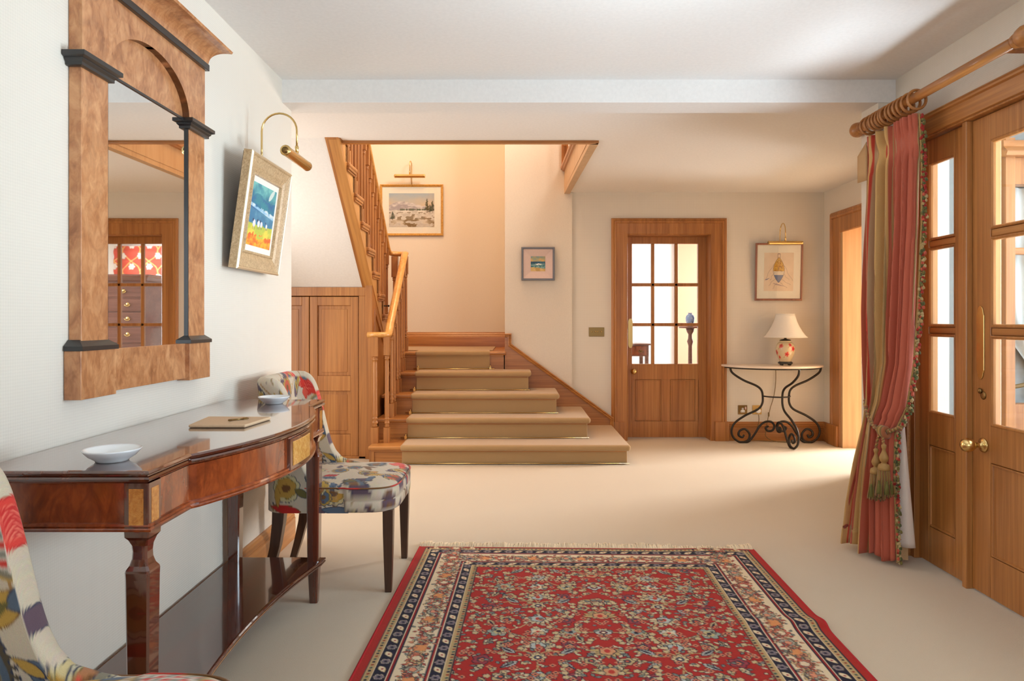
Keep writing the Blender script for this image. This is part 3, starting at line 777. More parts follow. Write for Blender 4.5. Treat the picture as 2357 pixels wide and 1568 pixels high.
def pod(x, y, rx, ry):
    fab.ell(x, y, rx * 1.25, ry * 1.2, .15, GREY, MUS, .005); fab.ell(x, y, rx, ry, .15, (222, 212, 198))
    q = fab.xy(x - rx, x + rx, y - ry, y + ry); i0, i1, j0, j1, X, Y = q
    ins = ((X - x) / rx) ** 2 + ((Y - y) / ry) ** 2 < .92; cx = np.floor(X / .018).astype(int); cy = np.floor(Y / .018).astype(int)
    inn = (np.mod(X, .018) < .013) & (np.mod(Y, .018) < .013); sub = fab.a[j0:j1, i0:i1]
    sub[ins & inn & ((cx + cy) % 2 == 0)] = (212, 64, 56); sub[ins & inn & ((cx + cy) % 2 == 1)] = (146, 144, 132)
def bird(x, y, s):
    fab.leaf(x - .05 * s, y - .03 * s, x + .045 * s, y + .03 * s, .028 * s, MUS, BRN, .003); fab.leaf(x + .005 * s, y, x + .07 * s, y + .035 * s, .020 * s, BLUE, NAVY, .003)
    fab.leaf(x - .04 * s, y - .02 * s, x + .01 * s, y + .01 * s, .012 * s, OLIVE)
def paisley(x, y, s, a=1.2):
    x1, y1 = x + .16 * s * math.cos(a), y + .16 * s * math.sin(a)
    fab.leaf(x, y, x1, y1, .046 * s, (88, 78, 62), NAVY, .005, 9); fab.leaf(x + .01, y + .01, x1 - .01 * s, y1 - .01, .034 * s, BLUE); fab.leaf(x + .012 * s, y + .02 * s, x1 - .02 * s, y1 - .03 * s, .020 * s, BRN, GREY, .003)
def sprig(x, y, s, c=MUS):
    for k in range(4): fab.leaf(x, y + k * .012 * s, x + .03 * s, y + (.018 + k * .012) * s, .006 * s, c, NAVY, .0015); fab.leaf(x, y + k * .012 * s, x - .026 * s, y + (.018 + k * .012) * s, .006 * s, BLUE, NAVY, .0015)
def scallop(x, y, R, c, c2):
    fab.flower(x, y, R * 1.1, 11, c2, NAVY, .003, .12); fab.flower(x, y, R * .82, 7, c, OLIVE, .002, .12); fab.ell(x, y, R * .35, R * .3, 0, BRN)
# far wing of the back (x near .60): flower, pod, bird, paisley from the top down
paisley(.50, .05, 1.0, 1.35); paisley(.40, .36, .8, .4); paisley(.16, .30, .9, 2.2)
scallop(.30, .12, .055, MUS, (206, 196, 150)); scallop(.10, .10, .050, (196, 150, 70), (208, 190, 140)); scallop(.24, .50, .045, (190, 84, 60), MUS)
pod(.575, .385, .040, .055); bird(.555, .265, 1.1); sprig(.62, .10, 1.2); sprig(.20, .20, 1.1, RED); sprig(.36, .27, 1.0)
pomegranate(.530, .515, .070); pomegranate(.05, .42, .05)
fab.leaf(.33, .45, .47, .58, .03, PUR, NAVY, .003); fab.leaf(.36, .46, .47, .56, .015, MUS); fab.leaf(.02, .22, .13, .26, .022, PUR, NAVY, .003)
fab.leaf(.24, .02, .38, .04, .018, RED, BRN, .003); fab.leaf(.02, .02, .16, .03, .016, BLUE, NAVY, .003); fab.leaf(.64, .36, .71, .46, .02, BLUE, NAVY, .003)
for _ in range(7):
    x, y = rng.uniform(.05, .46), rng.uniform(.05, .56); scallop(x, y, rng.uniform(.024, .034), [MUS, GREY, (176, 120, 80), BLUE][int(rng.integers(4))], [(204, 192, 150), MUS, GREY][int(rng.integers(3))])
for _ in range(34):
    x, y, a = rng.uniform(.0, .70), rng.uniform(.0, .58), rng.uniform(0, 6.28); l = rng.uniform(.05, .09)
    if .48 < x < .68 and y > .2: continue
    fab.leaf(x, y, x + l * math.cos(a), y + l * math.sin(a), rng.uniform(.010, .017), [BLUE, OLIVE, PUR, MUS, GREY, BRN][int(rng.integers(6))], NAVY if rng.random() < .6 else BRN, .002)
for _ in range(26):
    x, y = rng.uniform(.02, .70), rng.uniform(.02, .60)
    fab.ell(x, y, .005, .005, 0, [RED, NAVY, MUS, CORAL, PUR][int(rng.integers(5))])

def chair_shell():
    """upholstered tub back wrapped round the seat; chair faces +x"""
    plan = []
    def seg(p, q, n):
        for i in range(n): plan.append((p[0] + (q[0] - p[0]) * i / n, p[1] + (q[1] - p[1]) * i / n))
    r = .10
    seg((.115, -.262), (-.05, -.262), 34); seg((-.05, -.262), (-.15, -.262), 56)
    for a in np.linspace(0, PI / 2, 34)[:-1]: plan.append((-.15 - r * math.sin(a), -.262 + r - r * math.cos(a)))
    seg((-.25, -.162), (-.25, .162), 70)
    for a in np.linspace(0, PI / 2, 34)[:-1]: plan.append((-.25 + r - r * math.cos(a), .162 + r * math.sin(a)))
    seg((-.15, .262), (-.05, .262), 56); seg((-.05, .262), (.115, .262), 35)
    hx = [-.25, -.16, -.135, -.118, -.106, -.098, -.09, -.078, -.06, -.03, .03, .08, .115]; hz = [.912, .908, .895, .870, .820, .740, .650, .575, .525, .487, .468, .458, .455]
    P = np.array(plan); S = np.concatenate([[0], np.cumsum(np.linalg.norm(np.diff(P, axis=0), axis=1))])
    sd = np.linspace(0, S[-1], 2400); P = np.stack([np.interp(sd, S, P[:, 0]), np.interp(sd, S, P[:, 1])], 1)
    H = np.interp(P[:, 0], hx, hz); k = np.ones(25) / 25; H = np.convolve(np.pad(H, 12, 'edge'), k, 'valid')
    d = np.gradient(P, axis=0); kk = np.ones(31) / 31
    d = np.stack([np.convolve(np.pad(d[:, i], 15, 'edge'), kk, 'valid') for i in (0, 1)], 1); d /= np.linalg.norm(d, axis=1)[:, None]
    nrm = np.stack([d[:, 1], -d[:, 0]], 1); flip = np.sign(((P - np.array([.05, 0.0])) * nrm).sum(1)); nrm *= np.where(flip < 0, -1, 1)[:, None]
    L = np.concatenate([[0], np.cumsum(np.hypot(np.diff(sd), np.diff(H)))]); q = np.linspace(0, L[-1], 470)
    S = np.interp(q, L, sd); S -= S[-1] / 2; H = np.interp(q, L, H)
    P, nrm = [np.stack([np.interp(q, L, a_[:, i]) for i in (0, 1)], 1) for a_ in (P, nrm)]
    th = .030; pts, cols = [], []
    for i in range(len(P)):
        h = H[i]; loop = []; cc = []
        def pt(off, z):
            rl = max(0, (z - .44)) / .47; x = P[i, 0] - nrm[i, 0] * off - .055 * rl ** 1.2; y = (P[i, 1] - nrm[i, 1] * off) * (1 - .05 * rl); return (x, y, z)
        for w in np.linspace(0, 1, 70): z = .345 + (h - th - .345) * w; loop.append(pt(0, z)); cc.append((S[i] + .62, z - .33))
        for a in np.linspace(0, PI, 9)[1:-1]: loop.append(pt(th - th * math.cos(a), h - th + th * math.sin(a))); cc.append((S[i] + .4, h - th + th * math.sin(a) - .34))
        for w in np.linspace(1, 0, 70): z = .42 + (h - th - .42) * w; loop.append(pt(2 * th, z)); cc.append((S[i] + .20 if S[i] > 0 else S[i] + .42, z - .345))
        pts.append(loop); cols.append(cc)
    C = np.array(cols); col = fab.read(C[..., 0], C[..., 1], True).reshape(-1, 3)
    m = MB(); m.grid(pts, True, col)
    for e in (0, -1):
        m.add(pts[e], [tuple(range(len(pts[e])))], False, col[:len(pts[e])])
    return m
def chair_seat():
    def ring(inset, z, n=200):
        out = []
        for i in range(n):
            a = 2 * PI * i / n; ex = 5.0
            c, s_ = math.cos(a), math.sin(a); k = (abs(c) ** ex + abs(s_) ** ex) ** (-1 / ex)
            x = .055 + (.262 - inset) * k * c; y = (.262 - inset) * k * s_ * (1.0 + .03 * (x > .1))
            out.append((x, y, z))
        return out
    rg = [ring(.012, .346), ring(.002, .352), ring(0, .37), ring(0, .392), ring(.004, .397), ring(.0, .402), ring(.0, .43), ring(.004, .446), ring(.014, .456)]
    for t in np.linspace(.03, .262, 40): rg.append(ring(t, .458 + .026 * (1 - ((.262 - t) / .25) ** 2)))
    V = np.array(rg); z = V[..., 2]; u = V[..., 1] + .35; v = np.where(np.arange(len(rg))[:, None] < 9, z - .2, V[..., 0] + .22)
    u = np.where(np.arange(len(rg))[:, None] < 9, V[..., 1] + .5 - V[..., 0], u)
    m = MB(); m.loft(rg, True, True, True, fab.read(u, v, True).reshape(-1, 3)); return m, ring(.002, .4495, 120)
def build_chair(loc, label):
    t = thing('dining_chair', loc, label, 'chair', 'upholstered chairs along the left wall'); t['_local'] = 1
    chair_shell().build('backrest', 'fabric', t)
    m, rim = chair_seat(); m.build('seat', 'fabric', t)
    c = np.array([s2l(BRN if i % 14 < 8 else (196, 60, 50)) for i in range(121)])
    p = MB(); p.tube(rim, .0036, 6, True, col=np.repeat(c, 6, 0)); p.build('piping', 'yarn', t)
    for sy in (-1, 1):
        f = MB(); f.loft([[(.275 + a * w, sy * .215 + b * w, z) for a, b in ((-1, -1), (1, -1), (1, 1), (-1, 1))] for w, z in ((.014, 0), (.021, .25), (.022, .352))]); f.build('leg', 'darkwood', t, bevel=.002)
        r = MB(); r.loft([[(x + a * w, sy * .20 + b * w, z) for a, b in ((-1, -1), (1, -1), (1, 1), (-1, 1))] for x, w, z in ((-.262, .015, 0), (-.235, .018, .09), (-.21, .021, .19), (-.196, .024, .29), (-.192, .026, .352))]); r.build('leg', 'darkwood', t, bevel=.002)
    return t
def dup(root, loc, label):
    r = root.copy(); COL.objects.link(r); r.location = loc; r['label'] = label
    for ch in list(root.children):
        c = ch.copy(); COL.objects.link(c); c.parent = r
    return r
ch = build_chair((-.822, 3.25, 0), 'floral upholstered chair standing between the console table and the stairs')
dup(ch, (-.838, 1.15, 0), 'floral upholstered chair in the near left corner, in front of the console table')

# ================================================================ CONSOLE TABLE
YT = 2.252; TT = .827
ct = thing('console_table', (-1.0, YT, 0), 'bow fronted mahogany console table with burl inlays against the left wall', 'console table')
def front(x_end, x_notch, x_bow, half, hb, n=28):
    p = [(x_end, -half), (x_end, -hb)]
    for d in np.linspace(-1, 1, n): p.append((x_notch + (x_bow - x_notch) * (1 - d * d), (hb - .018) * d))
    p += [(x_end, hb), (x_end, half)]
    return p
def outline(off, x_end=-.797, x_notch=-.785, x_bow=-.678, half=.708, hb=.505, back=-1.19):
    f = front(x_end + off, x_notch + off, x_bow + off, half + off, hb + off * .4)
    return [(back, YT - half - off)] + [(x, YT + y) for x, y in f] + [(back, YT + half + off)]
tp = MB(); tp.loft([[(x, y, z) for x, y in outline(o)] for o, z in ((-.022, .797), (-.010, .799), (-.003, .804), (0, .809), (-.003, .813), (-.007, .8145), (-.007, .817), (-.001, .819), (0, .822), (-.004, .8265), (-.010, TT))]); tp.build('tabletop', 'mahoganyY', ct)
ap = MB(); ap.loft([[(x, y, z) for x, y in outline(o, half=.70)] for o, z in ((-.010, .690), (-.003, .692), (-.001, .697), (-.005, .701), (-.002, .704), (-.004, .709), (-.010, .711), (-.010, .798))]); ap.build('apron', 'flame', ct)
def leg(x, y, burl):
    m = MB(); rg = []
    for z, w in ((0, .016), (.10, .020), (.150, .0225), (.585, .0268), (.600, .0274), (.605, .0264), (.614, .0210), (.628, .0172), (.644, .0164), (.658, .0178), (.672, .0220), (.679, .0272), (.690, .0276), (.798, .0276)):
        c = .0045 if z < .66 else .002
        rg.append([(x + a, y + b, z) for a, b in ((-w + c, -w), (w - c, -w), (w, -w + c), (w, w - c), (w - c, w), (-w + c, w), (-w, w - c), (-w, -w + c))])
    m.loft(rg); o = m.build('leg', 'mahoganyZ', ct)
    if burl:
        b = MB(); b.box(x - .016, x + .016, y - .0281, y + .0281, .704, .786); b.box(x - .0, x + .0281, y - .016, y + .016, .704, .786); b.build('burl_inlay', 'maple_shaded', o)
    return o
for s in (-1, 1):
    leg(-.8315, YT + s * .669, True); leg(-1.155, YT + s * .669, False)
# centre tablet on the bow
tabm = MB()
def bowx(y, off=-.010): d = (y - YT) / .487; return -.785 + off + .107 * (1 - d * d)
for lo, hi, z0, z1, d, mb in ((-.105, .105, .700, .796, .010, 'mahoganyZ'), (-.085, .085, .712, .786, .0125, 'maple')):
    mm = MB(); ys = np.linspace(YT + lo, YT + hi, 14)
    mm.prism([(bowx(y) + d, y) for y in ys] + [(bowx(y) - .002, y) for y in ys[::-1]], z0, z1, 'Z')
    mm.build('centre_tablet' if mb != 'maple' else 'burl_inlay', mb, ct, bevel=.002)
def shelf_outline(off):
    f = [(-.795 + off, -.712 - off), (-.797 + off, -.66)] + [(-.805 - .062 * (1 - d * d) + off, .62 * d) for d in np.linspace(-1, 1, 26)] + [(-.797 + off, .66), (-.795 + off, .712 + off)]
    return [(-1.18, YT - .712 - off)] + [(x, YT + y) for x, y in f] + [(-1.18, YT + .712 + off)]
sh = MB(); sh.loft([[(x, y, z) for x, y in shelf_outline(o)] for o, z in ((-.008, .150), (-.001, .152), (0, .157), (-.004, .159), (-.001, .162), (0, .166), (-.003, .170), (-.008, .171))]); sh.build('shelf', 'mahoganyY', ct)

def dish(x, y, r, label, bits):
    d = thing('porcelain_dish', (x, y, TT), label, 'dish', 'small dishes on the console table')
    m = MB(); m.lathe([(.001, TT + .0005), (r * .55, TT + .0005), (r * .58, TT + .004), (r * .80, TT + .013), (r * .97, TT + .025), (r, TT + .0285), (r * .975, TT + .0295), (r * .93, TT + .0265), (r * .76, TT + .0165), (r * .55, TT + .009), (.001, TT + .0075)], (x, y, 0), 'Z', 44); m.build('dish', 'porcelain', d)
    for k in range(bits):
        a = rng.uniform(0, 6.28); q = rng.uniform(0, .018); b = MB()
        b.box(x + .012 + q * math.cos(a) - .006, x + .012 + q * math.cos(a) + .005, y + q * math.sin(a) - .003, y + q * math.sin(a) + .003, TT + .009 + .002 * k, TT + .0115 + .002 * k); b.build('small_key', 'brass_old', d, bevel=.0006)
dish(-.943, 1.66, .063, 'white porcelain dish at the near end of the console table', 5)
dish(-.955, 2.80, .060, 'white porcelain dish at the far end of the console table', 3)
cm = thing('cork_mat', (-.91, 2.26, TT), 'square cork mat lying in the middle of the console table', 'mat')
mm = MB(); pts = [(-.999, 2.165), (-.826, 2.165), (-.809, 2.345), (-1.022, 2.355)]; mm.prism(pts, TT + .0005, TT + .0105, 'Z'); mm.build('cork_slab', 'cork', cm, bevel=.004)
ky = thing('key', (-.86, 2.25, TT + .011), 'small dark metal key lying on the cork mat', 'key')
km = MB(); z = TT + .0145; km.tube([(-.905, 2.235, z), (-.868, 2.268, z)], .0028, 8); km.tube([(-.868 + .009 * math.cos(a), 2.268 + .012 * math.sin(a) + .008, z) for a in np.linspace(0, 2 * PI, 16)[:-1]], .002, 6, True); km.box(-.905, -.897, 2.231, 2.246, z - .002, z + .002); km.build('key_body', 'brass_old', ky)

# ================================================================ MIRROR
YM = 2.28
mi = thing('wall_mirror', (XL, YM, 1.5), 'tall burl veneered wall mirror with black mouldings above the console table', 'mirror')
X0 = XL + .002
def colm(y0, y1):
    m = MB(); m.box(X0, -1.165, y0, y1, 1.09, 1.84); return m.build('column', 'burl', mi, bevel=.001)
colm(1.905, 2.03); colm(2.53, 2.655)
for y0, y1 in ((1.884, 2.050), (2.51, 2.676)):
    MB().box(X0, -1.153, y0, y1, .943, 1.073).build('plinth_block', 'burl', mi, bevel=.001)
    a = MB(); a.loft([[(x, y, z) for x, y in ((X0, y0 + i), (-1.150 - i, y0 + i), (-1.150 - i, y1 - i), (X0, y1 - i))] for i, z in ((-.003, 1.073), (-.003, 1.085), (.018, 1.102))]); a.build('black_cap', 'black', mi)
    c = MB(); e0, e1 = y0 + .012, y1 - .012
    c.loft([[(x, y, z) for x, y in ((X0, e0 - i), (-1.160 + i, e0 - i), (-1.160 + i, e1 + i), (X0, e1 + i))] for i, z in ((0, 1.832), (.006, 1.834), (.006, 1.842), (.012, 1.848), (.012, 1.852), (.022, 1.856), (.022, 1.868), (0, 1.869))]); c.build('black_capital', 'black', mi)
MB().box(X0, -1.169, 2.045, 2.515, .950, 1.073).build('base_panel', 'burl', mi, bevel=.001)
arch = [(2.03, 1.868)] + [(YM - .25 * math.cos(a), 1.868 + .158 * math.sin(a)) for a in np.linspace(0, PI, 40)][1:-1] + [(2.53, 1.868)]
pd = MB(); pd.prism([(1.905, 1.868)] + arch + [(2.655, 1.868), (2.655, 2.086), (1.905, 2.086)], X0, -1.163, 'X'); pd.build('pediment', 'burl', mi)
pn = MB(); pn.prism([(2.03, 1.862)] + arch[1:-1] + [(2.53, 1.862)], X0, -1.187, 'X'); pn.build('arch_panel', 'burl', mi)
ar = MB(); ar.sweep([(0, 0), (.003, 0), (.003, .0235), (0, .0235)], [(-1.187, y, z) for y, z in arch], (1, 0, 0)); ar.build('arch_edge', 'burl_shaded', mi)
MB().box(X0, -1.150, 1.893, 2.667, 2.086, 2.110).build('black_band', 'black', mi, bevel=.002)
cv = [(-1.155, 2.110), (-1.153, 2.118)] + [(-1.082 - .070 * math.cos(a), 2.118 + .046 * math.sin(a)) for a in np.linspace(0, PI / 2, 10)][1:] + [(-1.078, 2.172), (X0, 2.172), (X0, 2.110)]
cc = MB(); n = len(cv); ya, yb = 1.895, 2.665
fl = [max(0, (x + 1.153)) * .55 for x, z in cv]
cc.loft([[(x, ya - f, z) for (x, z), f in zip(cv, fl)], [(x, yb + f, z) for (x, z), f in zip(cv, fl)]]); cc.build('cornice', 'burl', mi)
MB().box(X0, -1.174, 2.03, 2.53, 1.073, 1.866).build('mirror_glass', 'mirror', mi)
bd = MB()
for y0, y1 in ((2.03, 2.034), (2.526, 2.53)): bd.box(X0, -1.167, y0, y1, 1.073, 1.866)
bd.box(X0, -1.170, 2.03, 2.53, 1.859, 1.866); bd.build('black_slip', 'black', mi)

# ================================================================ PICTURES
def pic_canvas(kind, w, h):
    c = Canvas(w, h, min(w, h) / 170, (230, 225, 215)); X, Y = np.meshgrid((np.arange(c.nx) + .5) / c.nx, (np.arange(c.ny) + .5) / c.ny)
    def fnoise(sx, sy, seed, oct=4):
        r = np.random.default_rng(seed); out = np.zeros_like(X); amp = 1.0
        for o in range(oct):
            g = r.uniform(-1, 1, (int(sy * 2 ** o) + 3, int(sx * 2 ** o) + 3)); fx, fy = X * sx * 2 ** o, Y * sy * 2 ** o; i, j = fx.astype(int), fy.astype(int); u, v = fx - i, fy - j; u = u * u * (3 - 2 * u); v = v * v * (3 - 2 * v)
            out += amp * ((g[j, i] * (1 - u) + g[j, i + 1] * u) * (1 - v) + (g[j + 1, i] * (1 - u) + g[j + 1, i + 1] * u) * v); amp *= .55
        return out
    L = lambda a, b, t: np.asarray(a, float) * (1 - np.clip(t, 0, 1)[..., None]) + np.asarray(b, float) * np.clip(t, 0, 1)[..., None]
    n1, n2 = fnoise(4, 5, 1), fnoise(9, 14, 2)
    if kind == 'sheep':
        img = L((36, 120, 150), (120, 200, 196), (Y - .72) * 3 + n1 * .6 + X * .3)
        img = np.where(((Y > .55) & (Y < .78 + .1 * n1))[..., None], L((20, 96, 160), (40, 140, 160), n1 * .8 + .4), img)
        img = np.where(((Y > .5 + .12 * (1 - X)) & (Y < .57 + .10 * (1 - X) + .02 * n2))[..., None], L((150, 200, 232), (220, 236, 244), n2 + .4), img)
        img = np.where((Y < .5 + .1 * (1 - X))[..., None], L((60, 130, 170), (100, 160, 190), n1 + .3), img)
        img = np.where((Y < .36 + .02 * n2)[..., None], L((196, 206, 84), (246, 222, 90), n1 + .5 + n2 * .4), img)
        img = np.where((Y < .17 + .05 * n2)[..., None], L((250, 190, 60), (238, 110, 50), n2 + .4 + n1 * .4), img)
        c.a = img
        for x, y, s in ((.22, .36, 1.1), (.40, .37, 1.0), (.52, .37, .9), (.74, .37, .7)):
            c.ell(x * w, y * h, .05 * w * s, .055 * h * s, 0, (240, 240, 250)); c.ell((x - .05) * w, (y + .05) * h, .022 * w * s, .022 * h * s, 0, (40, 40, 80))
            for q in (-.025, .03): c.line([((x + q * s) * w, (y - .05 * s) * h), ((x + q * s) * w, (y - .085 * s) * h)], .012 * w, (60, 60, 110))
        c.ell(.80 * w, .90 * h, .14 * w, .05 * h, .7, (214, 232, 226))
    elif kind == 'snow':
        img = L((226, 200, 172), (176, 188, 204), (Y - .62) * 3 + n1 * .2)
        img = np.where((Y < .66 + .05 * n1 + .06 * np.sin(X * 6))[..., None], L((176, 164, 172), (224, 214, 214), n2 + .5), img)
        img = np.where((Y < .50)[..., None], L((206, 196, 190), (240, 232, 226), n2 * .8 + .6), img)
        img = np.where(((Y < .44) & (n2 > .35))[..., None], np.array((150, 132, 110.)), img)
        img = np.where(((Y < .22) & (n2 > -.05))[..., None], L((140, 116, 84), (222, 210, 198), n1 + .5), img); c.a = img
        r = np.random.default_rng(5)
        for _ in range(60):
            x = r.uniform(.25, .85); c.ell(x * w, .515 * h, .012 * w, r.uniform(.01, .035) * h, 0, (104, 108, 92))
        for x0, s, nn in ((.84, .42, 11), (.96, .36, 9), (.08, .26, 7), (.90, .25, 6)):
            b = .42 if x0 > .5 else .2; c.line([(x0 * w, b * h), (x0 * w, (b + s) * h)], .008 * w, (78, 66, 52))
            for k in range(nn):
                f = k / nn; c.ell((x0 + r.uniform(-.01, .01)) * w, (b + s * (.2 + .8 * f)) * h, .055 * w * (1.15 - f), .014 * h, r.uniform(-.25, .25), (70, 78, 62))
    elif kind == 'sea':
        img = L((224, 176, 98), (120, 160, 160), (Y - .65) * 2.4 + n1 * .4)
        img = np.where((Y < .66)[..., None], L((32, 74, 100), (60, 110, 128), n2 * .6 + .4), img)
        img = np.where((Y < .52)[..., None], L((64, 120, 128), (150, 190, 180), n2 + .3), img)
        img = np.where((Y < .30 - .14 * X + .02 * n2)[..., None], L((196, 158, 82), (222, 190, 120), n1 + .5), img); c.a = img
        for x, y in ((.42, .47), (.52, .50), (.6, .48), (.68, .46), (.48, .44)): c.ell(x * w, y * h, .06 * w, .035 * h, .3, (236, 240, 236))
        c.line([(.05 * w, .40 * h), (.45 * w, .42 * h)], .02 * h, (210, 224, 214)); c.line([(.6 * w, .43 * h), (.95 * w, .5 * h)], .02 * h, (210, 224, 214))
    elif kind == 'boat':
        c.a[:] = (244, 220, 200); c.a += n1[..., None] * 5
        q = [(.5, .94), (.5, .86)]
        bo = []
        for t in np.linspace(0, 1, 50): bo.append((.5 - .19 * math.sin(PI * t) ** .8, .88 - .66 * t))
        r_ = [(1 - x, y) for x, y in bo[::-1]]; out = bo + r_
        for t in np.linspace(0, 1, 120):
            wd = .175 * math.sin(PI * t) ** .8; y = .88 - .66 * t; colr = (222, 172, 84) if t < .55 else ((238, 226, 214) if t < .7 else (120, 134, 176))
            c.line([((.5 - wd) * w, y * h), ((.5 + wd) * w, y * h)], .012 * h, colr)
        r = np.random.default_rng(9)
        for _ in range(80):
            t = r.uniform(.12, .55); wd = .14 * math.sin(PI * t) ** .8; c.ell((.5 + r.uniform(-wd, wd)) * w, (.88 - .66 * t) * h, .014 * w, .010 * h, r.uniform(0, 3), [(176, 112, 44), (240, 206, 120), (140, 100, 60)][int(r.integers(3))])
        c.line([(x * w, y * h) for x, y in out], .008 * w, (96, 84, 96)); c.line([(.46 * w, .96 * h), (.46 * w, .86 * h)], .01 * w, (110, 90, 90)); c.line([(.54 * w, .96 * h), (.54 * w, .86 * h)], .01 * w, (110, 90, 90)); c.ell(.5 * w, .97 * h, .05 * w, .012 * h, 0, (140, 120, 130))
        for a, b in (((.32, .70), (.04, .30)), ((.68, .66), (.97, .26)), ((.4, .34), (.16, .14)), ((.6, .30), (.9, .16)), ((.45, .22), (.3, .06)), ((.55, .22), (.78, .08)), ((.36, .5), (.2, .28)), ((.66, .44), (.84, .3))):
            pts = [(a[0] + (b[0] - a[0]) * t + .02 * math.sin(9 * t), a[1] + (b[1] - a[1]) * t) for t in np.linspace(0, 1, 14)]; c.line([(x * w, y * h) for x, y in pts], .007 * w, (150, 126, 120))
        c.leaf(.03 * w, .28 * h, .2 * w, .34 * h, .012 * w, (90, 100, 150)); c.leaf(.3 * w, .2 * h, .7 * w, .12 * h, .02 * w, (186, 160, 160))
    return c
def picture(name, label, loc, rotz, tilt, W_, H_, prof, fmat, kind, iw, ih, matw=None, matmat='cream_mat', glass=False, imat='print', depth=.0):
    """local frame: x width, z up, front towards -y, origin on the wall at the bottom centre"""
    t = thing(name, loc, label, 'picture', None, (tilt, 0, rotz), True)
    rim = [(-W_ / 2, 0, 0), (W_ / 2, 0, 0), (W_ / 2, 0, H_), (-W_ / 2, 0, H_)]
    f = MB(); f.sweep(prof, rim, (0, -1, 0), closed=True); f.build('frame', fmat, t)
    fw_ = max(a for a, b in prof)
    zc = H_ / 2; yb = -depth
    if matw is not None:
        m = MB(); mo = [(-W_ / 2 + fw_ - .004, yb, fw_ - .004), (W_ / 2 - fw_ + .004, yb, fw_ - .004), (W_ / 2 - fw_ + .004, yb, H_ - fw_ + .004), (-W_ / 2 + fw_ - .004, yb, H_ - fw_ + .004)]
        mx, mz = (W_ - 2 * fw_ - iw) / 2, (H_ - 2 * fw_ - ih) / 2; s = max(mx, mz)
        m.box(-W_ / 2 + fw_ - .004, W_ / 2 - fw_ + .004, yb, yb + .003, fw_ - .004, H_ - fw_ + .004) if matmat == 'cream_mat' else m.loft([[(sx * (W_ / 2 - fw_ + .003), yb - .014, zc + sz * (H_ / 2 - fw_ + .003)) for sx, sz in ((-1, -1), (1, -1), (1, 1), (-1, 1))], [(sx * iw / 2, yb, zc + sz * ih / 2) for sx, sz in ((-1, -1), (1, -1), (1, 1), (-1, 1))]], True, False)
        m.build('mat', matmat, t)
    c = pic_canvas(kind, iw, ih); nx = 150; nz = int(nx * ih / iw)
    us, vs = np.linspace(0, 1, nx), np.linspace(0, 1, nz)
    pts = [[(-iw / 2 + iw * u, yb - .0015, zc - ih / 2 + ih * v) for v in vs] for u in us]
    U, V = np.meshgrid(us * iw, vs * ih, indexing='ij'); g = MB(); g.grid(pts, False, c.read(U, V).reshape(-1, 3))
    g.build('painted_canvas' if imat == 'paint' else 'print', imat, t)
    MB().box(-W_ / 2 + .006, W_ / 2 - .006, -.001, .004, .006, H_ - .006).build('backing', 'black', t)
    if glass: MB().box(-W_ / 2 + fw_ - .003, W_ / 2 - fw_ + .003, yb - .006, yb - .004, fw_ - .003, H_ - fw_ + .003).build('glazing', 'glass', t)
    return t
# left wall: sheep by a loch, leaning forward
fp = [(0, 0), (0, .030), (.004, .036), (.012, .038), (.016, .034), (.05, .028), (.070, .020), (.074, .026), (.082, .026), (.084, .012), (.084, 0)]
pL = picture('framed_painting', 'gold framed painting of white sheep under a blue hill on the left wall', (-1.172, 3.14, 1.372), PI / 2, .135, .50, .485, fp, 'goldframe', 'sheep', .285, .268, .02, 'cream_mat', False, 'paint', .014)
e = MB(); e.sweep([(0, .030), (-.001, .034), (.005, .040), (.010, .038), (.006, .032)], [(-.25, 0, 0), (.25, 0, 0), (.25, 0, .485), (-.25, 0, .485)], (0, -1, 0), closed=True); e.build('gilt_edge', 'goldlip', pL)
# landing wall, Y 7.9
k = 7.9 / 1640
gp = [(0, 0), (0, .014), (.004, .018), (.012, .018), (.018, .012), (.026, .010), (.026, 0)]
picture('framed_print', 'gilt framed snowy landscape print above the stair landing', (-1.165, 7.895, CAM_H + 195 * k), 0, .03, .70, .565, gp, 'gilt', 'snow', .50, .37, .08, 'cream_mat', True, 'print', .004)
# stair wall seascape
k = 6.82 / 1640
sp_ = [(0, 0), (0, .030), (.004, .036), (.014, .036), (.020, .028), (.020, 0)]
picture('framed_seascape', 'small grey framed seascape with a pink mount on the stair wall', (.2005, 6.815, CAM_H + 92 * k), 0, .02, .318, .318, sp_, 'grey_frame', 'sea', .138, .142, .07, 'pinkmat', False, 'paint', .010)
# back wall drawing
k = 6.85 / 1640
dp = [(0, 0), (0, .016), (.004, .020), (.012, .020), (.018, .012), (.018, 0)]
picture('framed_drawing', 'brown framed drawing of a pod shaped boat above the table lamp', (2.503, 6.835, CAM_H + 46 * k), 0, .055, .452, .548, dp, 'brownframe', 'boat', .282, .365, .07, 'cream_mat', True, 'print', .006)

